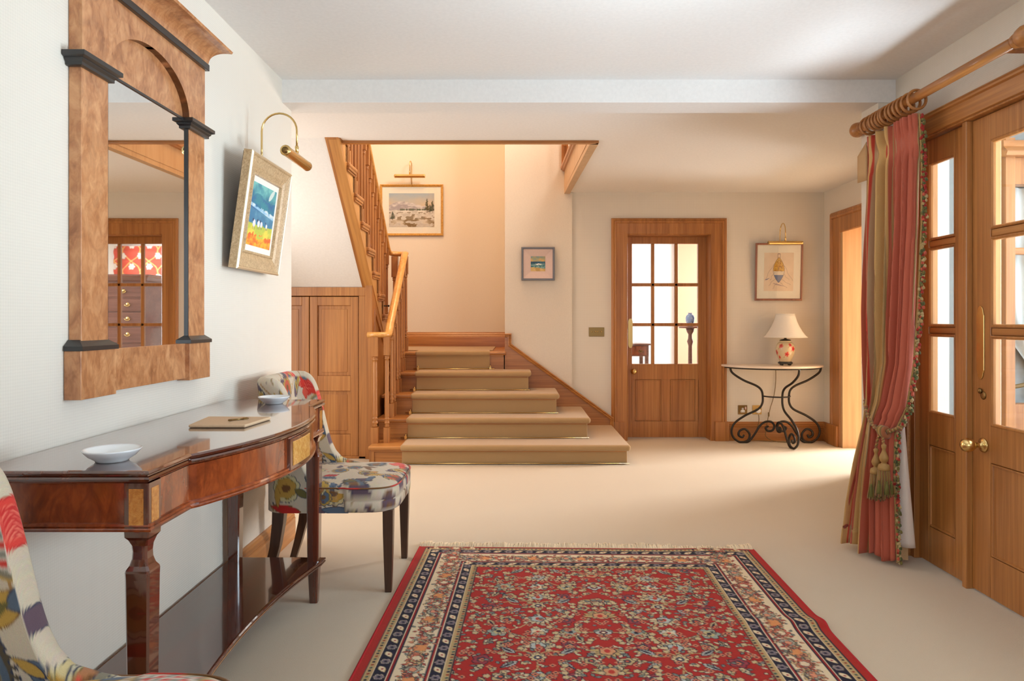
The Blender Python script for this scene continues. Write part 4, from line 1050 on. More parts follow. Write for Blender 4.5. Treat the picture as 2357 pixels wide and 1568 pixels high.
def picture_light(label, base, top, out, tube0, tube1, r, mat='brass'):
    """swan-neck brass picture light: arm from base up over to the lamp tube"""
    t = thing('picture_light', base, label, 'picture light')
    b, o = Vector(base), Vector(out); c = (Vector(tube0) + Vector(tube1)) / 2
    H = top - b.z; p = [b + o * .0, b + Vector((0, 0, H * .45)) + o * .01]
    d = Vector((c.x - b.x, c.y - b.y, 0)); L = d.length; dn = d.normalized()
    rr = L / 2; zc = top - rr * 1.0
    p = [b, b + dn * (-.0) + Vector((0, 0, (zc - b.z) * .5))]
    for a in np.linspace(PI, 0, 15): p.append(Vector((b.x, b.y, zc)) + dn * (rr + rr * math.cos(a)) + Vector((0, 0, rr * math.sin(a))))
    p.append(Vector((c.x, c.y, c.z + r + .012)))
    m = MB(); m.tube(p, .0045, 8); m.build('swan_neck', mat, t)
    j = MB(); j.tube([(c.x, c.y, c.z + r + .034), (c.x, c.y, c.z + r + .026), (c.x, c.y, c.z + r + .018), (c.x, c.y, c.z + r - .002)], [.006, .009, .007, .008], 10); j.build('joint', mat, t)
    T0, T1 = Vector(tube0), Vector(tube1); dd = (T1 - T0).normalized()
    s = MB(); s.tube([T0, T0 + dd * .004, T0 + dd * .012, T1 - dd * .012, T1 - dd * .004, T1], [r * .8, r, r * .94, r * .94, r, r * .8], 20); s.build('lamp_tube', mat, t)
    q = MB(); q.tube([T0 - dd * .003, T0 + dd * .002], r * .62, 16); q.build('end_cap', 'brass_old', t)
    return t
picture_light('brass picture light over the sheep painting on the left wall', (-1.125, 3.14, 1.845), 2.066, (1, 0, 0), (-.968, 2.975, 1.866), (-.968, 3.29, 1.866), .023)
k = 7.9 / 1640
picture_light('brass picture light above the snowy landscape on the landing', (-1.165, 7.885, 1.154 + 312 * k), 1.154 + 364 * k, (0, -1, 0), (-1.34, 7.79, 1.154 + 328 * k), (-1.005, 7.79, 1.154 + 328 * k), .021)
k = 6.62 / 1640
picture_light('brass picture light over the boat drawing on the back wall', (2.51, 6.80, 1.154 + 181 * 6.8 / 1640), 1.154 + 224 * 6.7 / 1640, (0, -1, 0), (1.767 * 0 + (1768 - 1190) * k, 6.62, 1.154 + 179 * k), ((1848 - 1190) * k, 6.62, 1.154 + 179 * k), .018)
# ================================================================ RUG
RW, RLn = 1.672, 2.08
RES = .0026
rg_ = Canvas(RW, 2.10, RES, (170, 40, 34))
CR, NV, GD, LB, DR, PK, RD = (226, 208, 176), (30, 30, 50), (186, 160, 114), (150, 158, 156), (150, 30, 34), (222, 150, 120), (170, 40, 34)
def bands(e):
    """frame of rectangles from the edge inwards; y = 0 is the far end"""
    off = 0.0
    for w, c in ((.030, RD), (.004, NV), (.026, GD), (.003, CR), (.046, NV), (.004, CR), (.007, DR), (.004, NV), (.108, CR), (.004, NV), (.007, DR), (.003, CR), (.040, NV), (.003, CR), (.024, GD), (.003, NV)):
        oy = off * e if off else 0.0
        rg_.rect(off, RW - off, max(0, off * .97 - (.016 if off else 0)), 2.1, c); off += w
    rg_.rect(off, RW - off, off * .97 - .016, 2.1, RD); return off
FO = bands(1.0)
hx_ = RW / 2
def both(fn, x, *a): fn(x, *a); fn(RW - x, *a)
# guard dots, navy band motifs, main border flowers (sides, then far end)
def border_strip(off, kind):
    # along the two sides
    y = .02
    n = 0
    while y < 2.1:
        for side in (0, 1):
            X = (lambda v: RW - v) if side else (lambda v: v)
            deco(kind, X(off), y, n, 0, -1 if side else 1)
        y += STEP[kind]; n += 1
    x = off; n = 0
    while x < RW - off + .01:
        deco(kind, x, off * .97 - .016, n, 1, 1); x += STEP[kind]; n += 1
STEP = {'dot': .020, 'navy': .052, 'main': .078}
rr_ = np.random.default_rng(21)
def deco(kind, x, y, n, horiz, s):
    if kind == 'dot':
        c = [NV, (150, 66, 44), (70, 90, 84)][n % 3]; rg_.ell(x, y, .005, .006, .5, c)
    elif kind == 'navy':
        a = (0 if horiz else PI / 2); al = (.5 if n % 2 else -.5)
        if n % 2: rg_.flower(x, y, .017, 6, (126, 114, 122), (190, 176, 150), .002, .3); rg_.ell(x, y, .006, .006, 0, NV)
        else: rg_.leaf(x - .022 * math.cos(a + al), y - .022 * math.sin(a + al), x + .022 * math.cos(a + al), y + .022 * math.sin(a + al), .010, CR, GD, .002); rg_.ell(x, y, .004, .004, 0, DR)
    else:
        dx, dy = (.03, 0) if horiz else (0, .03)
        if n % 3 == 0:
            rg_.flower(x, y, .034, 7, (198, 108, 84), DR, .003, .35); rg_.flower(x, y, .018, 5, CR, NV, .002, .2)
        elif n % 3 == 1:
            rg_.flower(x, y, .030, 8, (176, 170, 150), NV, .003, .3); rg_.flower(x, y, .014, 5, PK, NV, .002, .2)
        else:
            rg_.flower(x, y, .032, 6, (222, 150, 96), (160, 80, 60), .003, .4)
        for k in range(30):
            a = rr_.uniform(0, 6.28); q = rr_.uniform(.026, .062); px, py = x + q * math.cos(a) * (1.0 if horiz else .75), y + q * math.sin(a) * (.75 if horiz else 1.0)
            b = rr_.uniform(0, 6.28); l = rr_.uniform(.012, .024)
            rg_.leaf(px, py, px + l * math.cos(b), py + l * math.sin(b), .0045, [(128, 134, 122), (214, 136, 100), (170, 74, 60), (206, 178, 130)][int(rr_.integers(4))], [NV, (70, 60, 60)][int(rr_.integers(2))], .0015)
        t = np.linspace(-1, 1, 9); w_ = .028 * (1 if n % 2 else -1)
        pts = [((x + STEP['main'] * .5 * q) if horiz else (x + w_ * math.cos(q * 1.5)), (y + w_ * math.cos(q * 1.5)) if horiz else (y + STEP['main'] * .5 * q)) for q in t]
        rg_.line(pts, .004, (92, 84, 72))
border_strip(.047, 'dot'); border_strip(.086, 'navy'); border_strip(.186, 'main'); border_strip(.269, 'navy'); border_strip(.305, 'dot')
# clear border spill in the field, then draw the field pattern, mirrored left-right and repeating down the rug
fy0 = FO * .97 - .016
fx0, fx1 = FO, RW - FO
fieldY = 2.1 - fy0
fld = Canvas(fx1 - fx0, fieldY, RES, RD)
FW = fx1 - fx0
def sym(fn):
    for s in (1, -1): fn(lambda v, s=s: FW / 2 + s * v, s)
def vine(x0, y0, x1, y1, bend, c=(190, 160, 112), w=.0065):
    def f(X, s):
        pts = []
        for t in np.linspace(0, 1, 24):
            nx_, ny_ = -(y1 - y0), (x1 - x0); pts.append((X(x0 + (x1 - x0) * t + nx_ * bend * math.sin(PI * t)), y0 + (y1 - y0) * t + ny_ * bend * math.sin(PI * t)))
        fld.line(pts, w + .003, (120, 30, 34)); fld.line(pts, w, c)
    sym(f)
def palm(x, y, R, dirn, c1, c2, n=9):
    def f(X, s):
        cx = X(x)
        for k in range(n):
            a = PI * (.02 + .96 * k / (n - 1)); ax, ay = math.cos(a), math.sin(a) * dirn
            fld.leaf(cx + ax * R * .25, y + ay * R * .15, cx + ax * R * 1.05, y + ay * R * .95, R * .16, c1, NV, .002)
        fld.flower(cx, y + dirn * R * .1, R * .45, 5, c2, NV, .003, .2); fld.ell(cx, y + dirn * R * .1, R * .16, R * .2, 0, (188, 60, 48))
    sym(f)
def ros(x, y, R, n, c1, c2, c3=(190, 60, 50)):
    sym(lambda X, s: (fld.flower(X(x), y, R, n, c1, NV, .003, .32), fld.flower(X(x), y, R * .55, n, c2, None, 0, .2), fld.ell(X(x), y, R * .22, R * .22, 0, c3)))
def feather(x, y, L, a, c=(170, 172, 166)):
    def f(X, s):
        x1, y1 = x + L * math.cos(a), y + L * math.sin(a); fld.leaf(X(x), y, X(x1), y1, L * .20, c, NV, .003, 6); fld.leaf(X(x + .15 * L * math.cos(a)), y + .15 * L * math.sin(a), X(x1), y1, L * .07, NV)
    sym(f)
PER = .44
for r in range(-1, 5):
    y0 = r * PER + .02; fl = 1
    vine(0, y0 + .22, .24, y0 + .05, .25); vine(.24, y0 + .05, .50, y0 + .22, .25); vine(0, y0 + .22, .24, y0 + .39, -.25); vine(.24, y0 + .39, .50, y0 + .22, -.25)
    vine(.24, y0 + .05, .12, y0 - .06, .4); vine(.24, y0 + .05, .38, y0 - .05, -.4); vine(.24, y0 + .39, .14, y0 + .30, -.5); vine(.24, y0 + .39, .36, y0 + .30, .5); vine(.12, y0 + .22, .36, y0 + .22, .22)
    feather(.17, y0 + .01, .07, 2.4); feather(.31, y0 + .01, .07, .7); feather(.16, y0 - .05, .065, -2.5); feather(.32, y0 - .05, .065, -.7)
    feather(.08, y0 + .15, .06, 1.2, (190, 170, 130)); feather(.08, y0 + .30, .06, -1.2, (190, 170, 130)); feather(.43, y0 + .12, .06, 2.0, (190, 170, 130)); feather(.43, y0 + .33, .06, -2.0, (190, 170, 130))
    palm(.24, y0 + .10, .062, 1, (206, 188, 150), (176, 186, 182)); palm(.24, y0 + .34, .062, -1, (206, 188, 150), (176, 186, 182))
    palm(0, y0 + .08, .066, -1, (188, 160, 108), (206, 150, 110)); palm(0, y0 + .36, .066, 1, (188, 160, 108), (206, 150, 110))
    ros(.24, y0 + .22, .036, 8, (196, 196, 180), (226, 206, 170)); ros(.24, y0 - .02, .030, 8, (206, 184, 140), (60, 62, 84), CR)
    ros(0, y0 + .22, .030, 4, (180, 184, 178), (90, 40, 54), CR); ros(.12, y0 + .22, .040, 6, (186, 166, 118), (150, 160, 154), NV); ros(.385, y0 + .22, .042, 6, (150, 160, 150), (190, 176, 130), NV)
    for x, yy, R in ((.13, .115, .030), (.36, .115, .032), (.13, .325, .030), (.36, .325, .032), (.06, .0, .026), (.43, .0, .034)):
        ros(x, y0 + yy, R, 5, [(188, 166, 122), (150, 60, 70), (206, 186, 150)][int(x * 100) % 3], (70, 62, 74), (210, 90, 66))
    for _ in range(400):
        x, y = rr_.uniform(0, .55), y0 + rr_.uniform(0, PER); a = rr_.uniform(0, 6.28); l = rr_.uniform(.014, .027); t = int(rr_.integers(5))
        if t < 3: sym(lambda X, s: fld.leaf(X(x), y, X(x + l * math.cos(a)), y + l * math.sin(a), .0058, [(188, 168, 126), (120, 128, 120), (208, 190, 158)][t], NV, .0018))
        elif t == 3: sym(lambda X, s: fld.flower(X(x), y, .013, 5, (200, 178, 136), NV, .002, .35))
        else: sym(lambda X, s: (fld.flower(X(x), y, .012, 4, (206, 130, 100), (120, 26, 30), .002, .3), fld.ell(X(x), y, .004, .004, 0, NV)))
j0, i0 = int(round(fy0 / RES)), int(round(fx0 / RES)); hh, ww = min(fld.ny, rg_.ny - j0), min(fld.nx, rg_.nx - i0)
rg_.a[j0:j0 + hh, i0:i0 + ww] = fld.a[:hh, :ww]
rg_.a = np.clip(rg_.a + rr_.normal(0, 5, rg_.a.shape), 0, 255)
def rug_xyz(u, v):
    """u across from the left edge, v from the far end; a light ripple in the pile"""
    z = .009 + .004 * math.exp(-((v - .19) / .03) ** 2) * math.exp(-((u - 1.05) / .22) ** 2) + .006 * math.exp(-((v - .02) / .05) ** 2) * math.exp(-((u - 1.45) / .15) ** 2)
    du = .008 * math.exp(-((v - .86) / .05) ** 2) * (u / RW) ** 8
    z += .008 * math.exp(-((v - .86) / .05) ** 2) * (u / RW) ** 6
    return (u - RW / 2 + du, -v, z)
rug = thing('oriental_rug', (.345, 3.585, 0), 'red oriental rug with cream and navy borders on the beige carpet', 'rug', rot=(0, 0, -.030))
us = np.linspace(0, RW, 500); vs = np.linspace(0, RLn, 620)
pts = [[rug_xyz(u, v) for v in vs] for u in us]
U, V = np.meshgrid(us, vs, indexing='ij')
g = MB(); g.grid(pts, True, rg_.read(U, V).reshape(-1, 3))
g.build('pile', 'rug', rug)
M['binding'] = plain('red_binding', lin(176, 24, 34), .9, 400, .2)
for row in (pts[0], pts[-1]):
    ed = MB(); ed.tube([(p[0], p[1], .0055 + max(0, p[2] - .009)) for p in row], .006, 6); ed.build('edge_binding', 'binding', rug)
fr_ = MB(); r2 = np.random.default_rng(3)
for i in range(460):
    u = -RW / 2 + RW * (i + .5) / 460; clump = .5 + .5 * math.sin(i * .21) * math.sin(i * .083 + 1); Lf = .056 + .012 * r2.random() + .014 * clump
    if RW * .76 < u + RW / 2 < RW * .93: Lf *= .45
    zt = .006 + .014 * clump * r2.random(); sw = r2.normal(0, .008)
    fr_.tube([(u, .0, .008), (u + sw * .4, Lf * .5, .008 + zt), (u + sw, Lf, .004 + zt * .4)], .0024, 4, col=s2l((250, 232, 200)) * r2.uniform(.85, 1.1))
fo = fr_.build('fringe', 'yarn', rug); fo['kind'] = 'stuff'

# ================================================================ STRIPED CURTAIN, POLE, RINGS
XP, ZP = 1.815, 2.170
po_ = thing('curtain_pole', (XP, 3.15, ZP), 'thick oak curtain pole with ball ends above the glazed screen', 'curtain pole')
m = MB(); m.tube([(XP, 2.60, ZP), (XP, 3.74, ZP)], .022, 18); m.build('pole', 'oakY', po_)
for s, y in ((-1, 2.585), (1, 3.755)):
    f = MB(); f.lathe([(.001, -s * .012), (.026, -s * .010), (.028, 0), (.022, s * .008), (.026, s * .014), (.036, s * .026), (.040, s * .046), (.034, s * .066), (.020, s * .078), (.001, s * .082)], (XP, y, ZP), 'Y', 20); f.build('finial', 'oakY', po_)
for y in (2.66, 3.70):
    f = MB(); f.box(XP, XR, y - .012, y + .012, ZP - .014, ZP + .014); f.lathe([(.04, 0), (.04, -.012), (.02, -.018)], (XR, y, ZP), 'X', 16); f.build('pole_bracket', 'oakY', po_)
ring_me = None
for i, y in enumerate((3.235, 3.285, 3.33, 3.36, 3.40, 3.43, 3.475, 3.50, 3.525, 3.56, 3.59, 3.635, 3.675)):
    tl = rng.uniform(-.10, .10)
    if ring_me is None:
        q = MB(); q.tube([(.043 * math.cos(a), 0, .043 * math.sin(a)) for a in np.linspace(0, 2 * PI, 33)[:-1]], .0065, 10, True)
        o = q.build('curtain_ring', 'oakX'); ring_me = o.data
    else:
        o = bpy.data.objects.new('curtain_ring', ring_me); COL.objects.link(o)
    o.location = (XP, y, ZP - .0125); o.rotation_euler = (0, 0, tl)
    tag(o, 'wooden curtain ring on the oak pole above the striped curtain', 'curtain ring', 'wooden curtain rings on the pole')

cu_ = thing('striped_curtain', (1.80, 3.45, 0), 'red and gold striped curtain with bobble fringe tied back beside the glazed doors', 'curtain')
zs = [.02, .25, .45, .64, .75, .95, 1.2, 1.6, 1.9, 2.10]
AX = [1.775, 1.772, 1.768, 1.772, 1.800, 1.810, 1.815, 1.825, 1.825, 1.816]; AY = [3.335, 3.345, 3.350, 3.345, 3.300, 3.260, 3.235, 3.222, 3.222, 3.225]
BX = [1.655, 1.690, 1.735, 1.786, 1.797, 1.798, 1.796, 1.800, 1.806, 1.812]; BY = [3.625, 3.63, 3.63, 3.625, 3.635, 3.655, 3.665, 3.675, 3.68, 3.69]
AM = [.034, .030, .024, .018, .022, .026, .028, .026, .022, .020]; BU = [.02, .02, .025, .03, .02, .0, 0, 0, 0, 0]
NP = 6
NU, NV_ = 190, 110
def stripe(u):
    """cloth colours across the width from the leading edge"""
    C, O, Bg, G = (184, 96, 74), (164, 132, 88), (190, 160, 122), (210, 168, 108)
    for lim, c in ((.012, O), (.37, C), (.385, G), (.41, O), (.42, G), (.43, Bg), (.44, C), (.455, O), (.465, C), (.49, C), (.505, G), (.56, O), (.60, Bg), (.615, (196, 74, 56)), (.68, G), (.70, O), (.76, C), (.775, (196, 74, 56)), (.83, Bg), (.845, (196, 74, 56)), (.90, G), (1.01, C)):
        if u < lim: return c
    return C
rows, cols = [], []
for iv in range(NV_):
    z = .02 + (2.095 - .02) * iv / (NV_ - 1)
    f = lambda arr: float(np.interp(z, zs, arr))
    ax_, ay_, bx_, by_, am, bu = f(AX), f(AY), f(BX), f(BY), f(AM), f(BU)
    d = Vector((bx_ - ax_, by_ - ay_)); n = Vector((-d.y, d.x)).normalized()
    if n.x > 0: n = -n
    row = []
    pinch = math.exp(-((z - 1.98) / .05) ** 2)
    for iu in range(NU):
        u = iu / (NU - 1)
        ph = 2 * PI * (NP * u ** .92 + .12 * math.sin(3 * z + 5 * u))
        fl_u = min(1, max(0, (u - .24) / .14)); w = am * math.sin(ph) * (.12 + .88 * fl_u) * (1 - .45 * pinch) + .010 * math.sin(2.3 * ph + z * 2) * (1 - pinch)
        bow = bu * math.sin(PI * u) * 1.3 + (.020 if u < .38 else 0) * math.sin(PI * u / .38) * (1 if z > .7 else .4)
        sx = .012 * math.cos(ph) * (1 if z < 1.9 else .4)
        hem = .012 * math.sin(ph * .5 + 1) * (1 if iv == 0 else 0)
        p = Vector((ax_, ay_)) + d * u + n * (w + bow) + d.normalized() * sx
        row.append((p.x, p.y, z + hem + (.03 * u if z < .1 else 0)))
        if iv == 0: cols.append(s2l(stripe(u)))
    rows.append(row)
cm_ = MB(); cm_.grid(rows, True, np.tile(np.array(cols), (NV_, 1)))
co_ = cm_.build('curtain_panel', 'striped', cu_)
sd = co_.modifiers.new('cloth', 'SOLIDIFY'); sd.thickness = .004
# return to the wall at the far end, with stiff heading
re = MB(); rws = []
for z in np.linspace(.06, 2.06, 40):
    bx_, by_ = float(np.interp(z, zs, BX)), float(np.interp(z, zs, BY)); rws.append([(bx_ + (XR - .012 - bx_) * t, by_ + .035 * math.sin(PI * t) + .03 * t, z) for t in np.linspace(0, 1, 8)])
ro = re.grid(rws).build('curtain_return', 'buckram', cu_); ro.modifiers.new('cloth', 'SOLIDIFY').thickness = .004
fl_ = MB(); fl_.grid([[(1.812 - .010 * t, 3.69 + .075 * t, z - .06 * t * (z - 1.88) / .2) for t in np.linspace(0, 1, 6)] for z in (1.88, 1.94, 2.0, 2.04, 2.08)]); fl_o = fl_.build('heading_flap', 'buckram', cu_); fl_o.modifiers.new('cloth', 'SOLIDIFY').thickness = .003
# lining seen below the tie
li = MB(); rws = []
for z in np.linspace(.085, .70, 26):
    t0 = (z - .085) / .615; xb = 1.872 - .055 * t0; rws.append([(1.775 + (xb - 1.775) * t, 3.375 - .035 * t + .008 * math.sin(7 * t), z) for t in np.linspace(0, 1, 16)])
lo = li.grid(rws).build('lining', 'lining', cu_); lo.modifiers.new('cloth', 'SOLIDIFY').thickness = .003
lh = MB(); lh.grid([[(1.775 + .075 * t, 3.40 - .03 * t, z) for t in np.linspace(0, 1, 8)] for z in np.linspace(.02, .10, 4)]); lh.build('hem', 'buckram', cu_)
# bobble fringe down the leading edge
bf = MB(); cpal = [(160, 48, 40), (196, 92, 70), (92, 96, 58), (190, 168, 120), (120, 110, 60), (176, 150, 100)]
def lead(z): return Vector((float(np.interp(z, zs, AX)), float(np.interp(z, zs, AY)), z))
r3 = np.random.default_rng(8)
for i in range(330):
    z = .03 + 2.06 * i / 329; p = lead(z); w_ = r3.uniform(.25, 1.0); q = p + Vector((.016 * w_ + r3.uniform(-.003, .006), -.017 * w_ + r3.uniform(-.005, .003), -.010 * w_))
    c = cpal[int(r3.integers(6))] if z < 1.75 else cpal[(0, 2, 4, 0)[int(r3.integers(4))]]
    bf.tube([p, q], .0022, 4, col=s2l(cpal[(2, 4, 5)[i % 3]])); bf.lathe([(.0005, .006), (.005, .002), (.0075, -.004), (.006, -.010), (.0015, -.011)], tuple(q), 'Z', 6, col=s2l(c))
for i in range(90):
    z = .03 + .66 * i / 89; p = lead(z); q = p + Vector((.012 + r3.uniform(0, .012), -.012, -.012)); bf.tube([p, q], .0026, 4, col=s2l(cpal[int(r3.integers(6))]))
bo = bf.build('bobble_fringe', 'yarn', cu_); bo['kind'] = 'stuff'
bt = MB(); bt.tube([lead(z) + Vector((.003, -.004, 0)) for z in np.linspace(.02, 2.09, 60)], .005, 6, col=s2l((166, 134, 82))); bt.build('braid', 'yarn', cu_)

# rope tie-back with tassels
tb_ = thing('tassel_tieback', (1.74, 3.36, .63), 'twisted rope tie-back with two olive tassels round the striped curtain', 'tie-back')
def rope(path, r, name, turns):
    P = [Vector(p) for p in path]; m = MB(); cl_ = [(150, 92, 60), (126, 106, 58), (176, 140, 84)]
    for kx in range(3):
        pts = []
        for i, p in enumerate(P):
            t = (P[min(i + 1, len(P) - 1)] - P[max(i - 1, 0)]).normalized(); s_ = t.cross(Vector((.3, .8, .5))).normalized(); b_ = t.cross(s_)
            a = 2 * PI * (turns * i / len(P) + kx / 3); pts.append(p + s_ * (r * .55 * math.cos(a)) + b_ * (r * .55 * math.sin(a)))
        m.tube(pts, r * .62, 6, col=s2l(cl_[kx]))
    return m.build(name, 'yarn', tb_)
kn = Vector((1.728, 3.365, .628))
def bez(a, b, c, n): return [tuple(Vector(a) * (1 - t) ** 2 + Vector(b) * 2 * t * (1 - t) + Vector(c) * t * t) for t in np.linspace(0, 1, n)]
rope(bez((1.90, 3.64, .78), (1.80, 3.70, .775), (1.768, 3.615, .735), 14)[:-1] + bez((1.768, 3.615, .735), (1.712, 3.47, .635), kn, 26), .011, 'rope_loop', 22)
rope(bez(kn, (1.735, 3.315, .636), (1.785, 3.318, .655), 14)[:-1] + bez((1.785, 3.318, .655), (1.825, 3.33, .67), (1.84, 3.40, .70), 10), .011, 'rope_loop', 10)
kk = MB()
for i, a in enumerate((-.022, -.008, .006, .020)):
    kk.tube([(kn.x + .004 + .013 * math.cos(q), kn.y + a + .006 * math.sin(q), kn.z + .019 * math.sin(q)) for q in np.linspace(0, 2 * PI, 17)[:-1]],   .0115, 7, True, col=s2l([(150, 92, 60), (126, 106, 58), (176, 140, 84), (140, 110, 62)][i]))
kk.build('knot', 'yarn', tb_)
for (tx, ty, zt) in ((1.706, 3.385, .545), (1.712, 3.325, .575)):
    rope(bez(kn + Vector((0, (ty - kn.y) * .4, -.01)), (tx, (ty + kn.y) / 2, .61), (tx, ty, zt), 12), .007, 'cord', 5)
    hd = MB(); hd.lathe([(.006, zt + .002), (.012, zt - .004), (.010, zt - .016), (.007, zt - .022), (.010, zt - .034), (.019, zt - .056), (.021, zt - .064), (.016, zt - .078), (.010, zt - .084), (.014, zt - .090), (.023, zt - .094), (.027, zt - .106), (.027, zt - .118), (.020, zt - .120)], (tx, ty, 0), 'Z', 16)
    h_o = hd.build('tassel_head', 'tassel_wood', tb_)
    sk = MB()
    for i in range(54):
        a = 2 * PI * i / 54; r0, r1 = .023 * (1 if i % 2 else .8), (.036 + r3.uniform(-.004, .004)) * (1 if i % 2 else .75); L_ = .125 + r3.uniform(-.006, .006); c = [(112, 100, 48), (150, 124, 66), (96, 84, 44), (142, 96, 58)][i % 4]
        sk.tube([(tx + r0 * math.cos(a), ty + r0 * math.sin(a), zt - .115), (tx + r0 * 1.15 * math.cos(a + .05), ty + r0 * 1.15 * math.sin(a + .05), zt - .16), (tx + r1 * math.cos(a + .08), ty + r1 * math.sin(a + .08), zt - .115 - L_)], .0028, 5, col=s2l(c))
    so = sk.build('tassel_skirt', 'yarn', tb_); so['kind'] = 'stuff'
    for a in (3.6, 4.6, 5.4):
        s2_ = MB(); px, py = tx + .034 * math.cos(a), ty + .034 * math.sin(a)
        s2_.lathe([(.004, zt - .165), (.006, zt - .170), (.004, zt - .176), (.007, zt - .182), (.012, zt - .225), (.001, zt - .226)], (px, py, 0), 'Z', 8); s2_.build('small_tassel', plain('olive_silk', lin(104, 100, 46), .8, 500, .4), tb_)

# ================================================================ HALF-MOON TABLE AND LAMP
TX, TY = 2.435, 6.70
it = thing('half_moon_table', (TX, TY, 0), 'half moon console with cream marble top on scrolled dark iron legs', 'console table')
tp = MB(); half = [(TX + (.478 + o) * math.cos(a), YB - .012 - (.40 + o) * math.sin(a)) for o in (0,) for a in np.linspace(0, PI, 60)]
def hm(o): return [(TX + (.478 + o) * math.cos(a), YB - .012 - (.40 + o) * math.sin(a)) for a in np.linspace(0, PI, 60)]
tp.loft([[(x, y, z) for x, y in hm(o)] for o, z in ((-.010, .715), (-.002, .717), (0, .722), (0, .730), (-.003, .735), (-.010, .737))]); tp.build('tabletop', 'marble', it)
ir = MB(); ir.tube([(TX + .445 * math.cos(a), YB - .012 - .37 * math.sin(a), .709) for a in np.linspace(.02, PI - .02, 40)], .007, 8); ir.build('top_ring', 'iron', it)
def catmull(pts, n=6):
    P = [Vector((*p, 0)) for p in pts]; P = [P[0] * 2 - P[1]] + P + [P[-1] * 2 - P[-2]]; out = []
    for i in range(1, len(P) - 2):
        for t in np.linspace(0, 1, n, endpoint=False):
            a, b, c, d = P[i - 1:i + 3]; out.append(.5 * ((2 * b) + (c - a) * t + (2 * a - 5 * b + 4 * c - d) * t * t + (3 * b - a - 3 * c + d) * t ** 3))
    out.append(P[-2]); return [(v.x, v.y) for v in out]
main = [(254, 1042), (241, 1075), (181, 1115), (111, 1145), (81, 1170), (73, 1205), (76, 1245), (101, 1277), (171, 1311), (226, 1350), (246, 1392), (236, 1430), (206, 1454), (181, 1457), (153, 1445), (146, 1412), (171, 1385), (200, 1395), (206, 1418), (186, 1430), (176, 1416)]
sec = [(190, 1457), (150, 1452), (116, 1410), (91, 1370), (61, 1346), (26, 1345), (9, 1368), (20, 1392), (46, 1394), (56, 1378), (41, 1368)]
def leg2(az):
    dx, dy = math.cos(az), math.sin(az); m = MB()
    for pp in (main, sec):
        pth = [(TX + r * .00169 * dx, TY + r * .00169 * dy, max(.009, .009 + (1457 - zz) * .00171)) for r, zz in catmull(pp)]
        n = len(pth); m.tube(pth, [.0105 if i < n * .86 else .0105 * (1.15 - .3 * (i / n - .86) / .14) for i in range(n)], 8)
    return m.build('scrolled_leg', 'iron', it)
leg2(PI - .02); leg2(.02); leg2(-PI / 2 + .12)
st_ = MB(); st_.tube([(TX + .124 * math.cos(a), TY + .124 * math.sin(a), .445) for a in np.linspace(PI, 2 * PI, 20)], .007, 8); st_.build('stretcher', 'iron', it)

lx, ly, lz = 2.508, 6.66, .737
la = thing('table_lamp', (lx, ly, lz), 'table lamp with cream coolie shade and red flowered jar base on the half moon table', 'table lamp')
b = MB(); b.lathe([(.062, lz + .012), (.066, lz + .018), (.066, lz + .026), (.058, lz + .032), (.056, lz + .034)], (lx, ly, 0), 'Z', 24)
for a in (.6, 2.2, 3.8, 5.4): b.sphere((lx + .05 * math.cos(a), ly + .05 * math.sin(a), lz + .010), .012, 8, 6, (1, 1, .85))
b.build('lamp_foot', 'black', la)
prof = catmull([(.050, .034), (.060, .060), (.078, .105), (.085, .150), (.080, .185), (.064, .208), (.050, .216), (.050, .224), (.046, .232)], 5)
jc = Canvas(2 * PI * .085, .21, .0016, (226, 208, 172))
jr = np.random.default_rng(4); jc.a += jr.normal(0, 4, jc.a.shape)
for x, y, R in ((.045, .13, .022), (.13, .06, .018), (.20, .145, .022), (.27, .10, .024), (.33, .16, .020), (.385, .085, .022), (.45, .135, .023), (.50, .06, .018), (.30, .055, .015), (.42, .17, .016)):
    jc.line([(x, y), (x - .03, y - .03)], .003, (140, 110, 60)); jc.flower(x, y, R, 5, (214, 66, 62), (230, 130, 110), .003, .4); jc.ell(x, y, R * .3, R * .3, 0, (168, 30, 40))
j = MB(); sg = 90; rings, cc_ = [], []
for r, h in prof:
    rings.append([(lx + r * math.cos(2 * PI * i / sg), ly + r * math.sin(2 * PI * i / sg), lz + h) for i in range(sg)]); cc_.append([(i / sg * jc.w, h - .02) for i in range(sg)])
C_ = np.array(cc_); j.loft(rings, True, False, True, jc.read(C_[..., 0], C_[..., 1], True).reshape(-1, 3)); j.build('jar_base', 'ceramic', la)
cpm = MB(); cpm.lathe([(.049, lz + .228), (.051, lz + .234), (.040, lz + .240), (.012, lz + .246), (.008, lz + .285), (.010, lz + .286), (.010, lz + .330), (.001, lz + .331)], (lx, ly, 0), 'Z', 18); cpm.build('lamp_fitting', 'iron', la)
shd = MB(); shp = [(.192, .262), (.176, .278), (.150, .315), (.124, .360), (.104, .405), (.090, .452), (.084, .478)]
rings = []
for r, h in shp: rings.append([(lx + r * (1 + .012 * abs(math.cos(4 * a))) * math.cos(a), ly + r * (1 + .012 * abs(math.cos(4 * a))) * math.sin(a), lz + h) for a in np.linspace(0, 2 * PI, 65)[:-1]])
shd.loft(rings, True, False, True); so_ = shd.build('lamp_shade', 'shade', la); so_.modifiers.new('thick', 'SOLIDIFY').thickness = .002
for r, h in ((.193, .262), (.085, .478)):
    t_ = MB(); t_.tube([(lx + r * math.cos(a), ly + r * math.sin(a), lz + h) for a in np.linspace(0, 2 * PI, 49)[:-1]], .003, 6, True); t_.build('shade_trim', 'shade', so_)
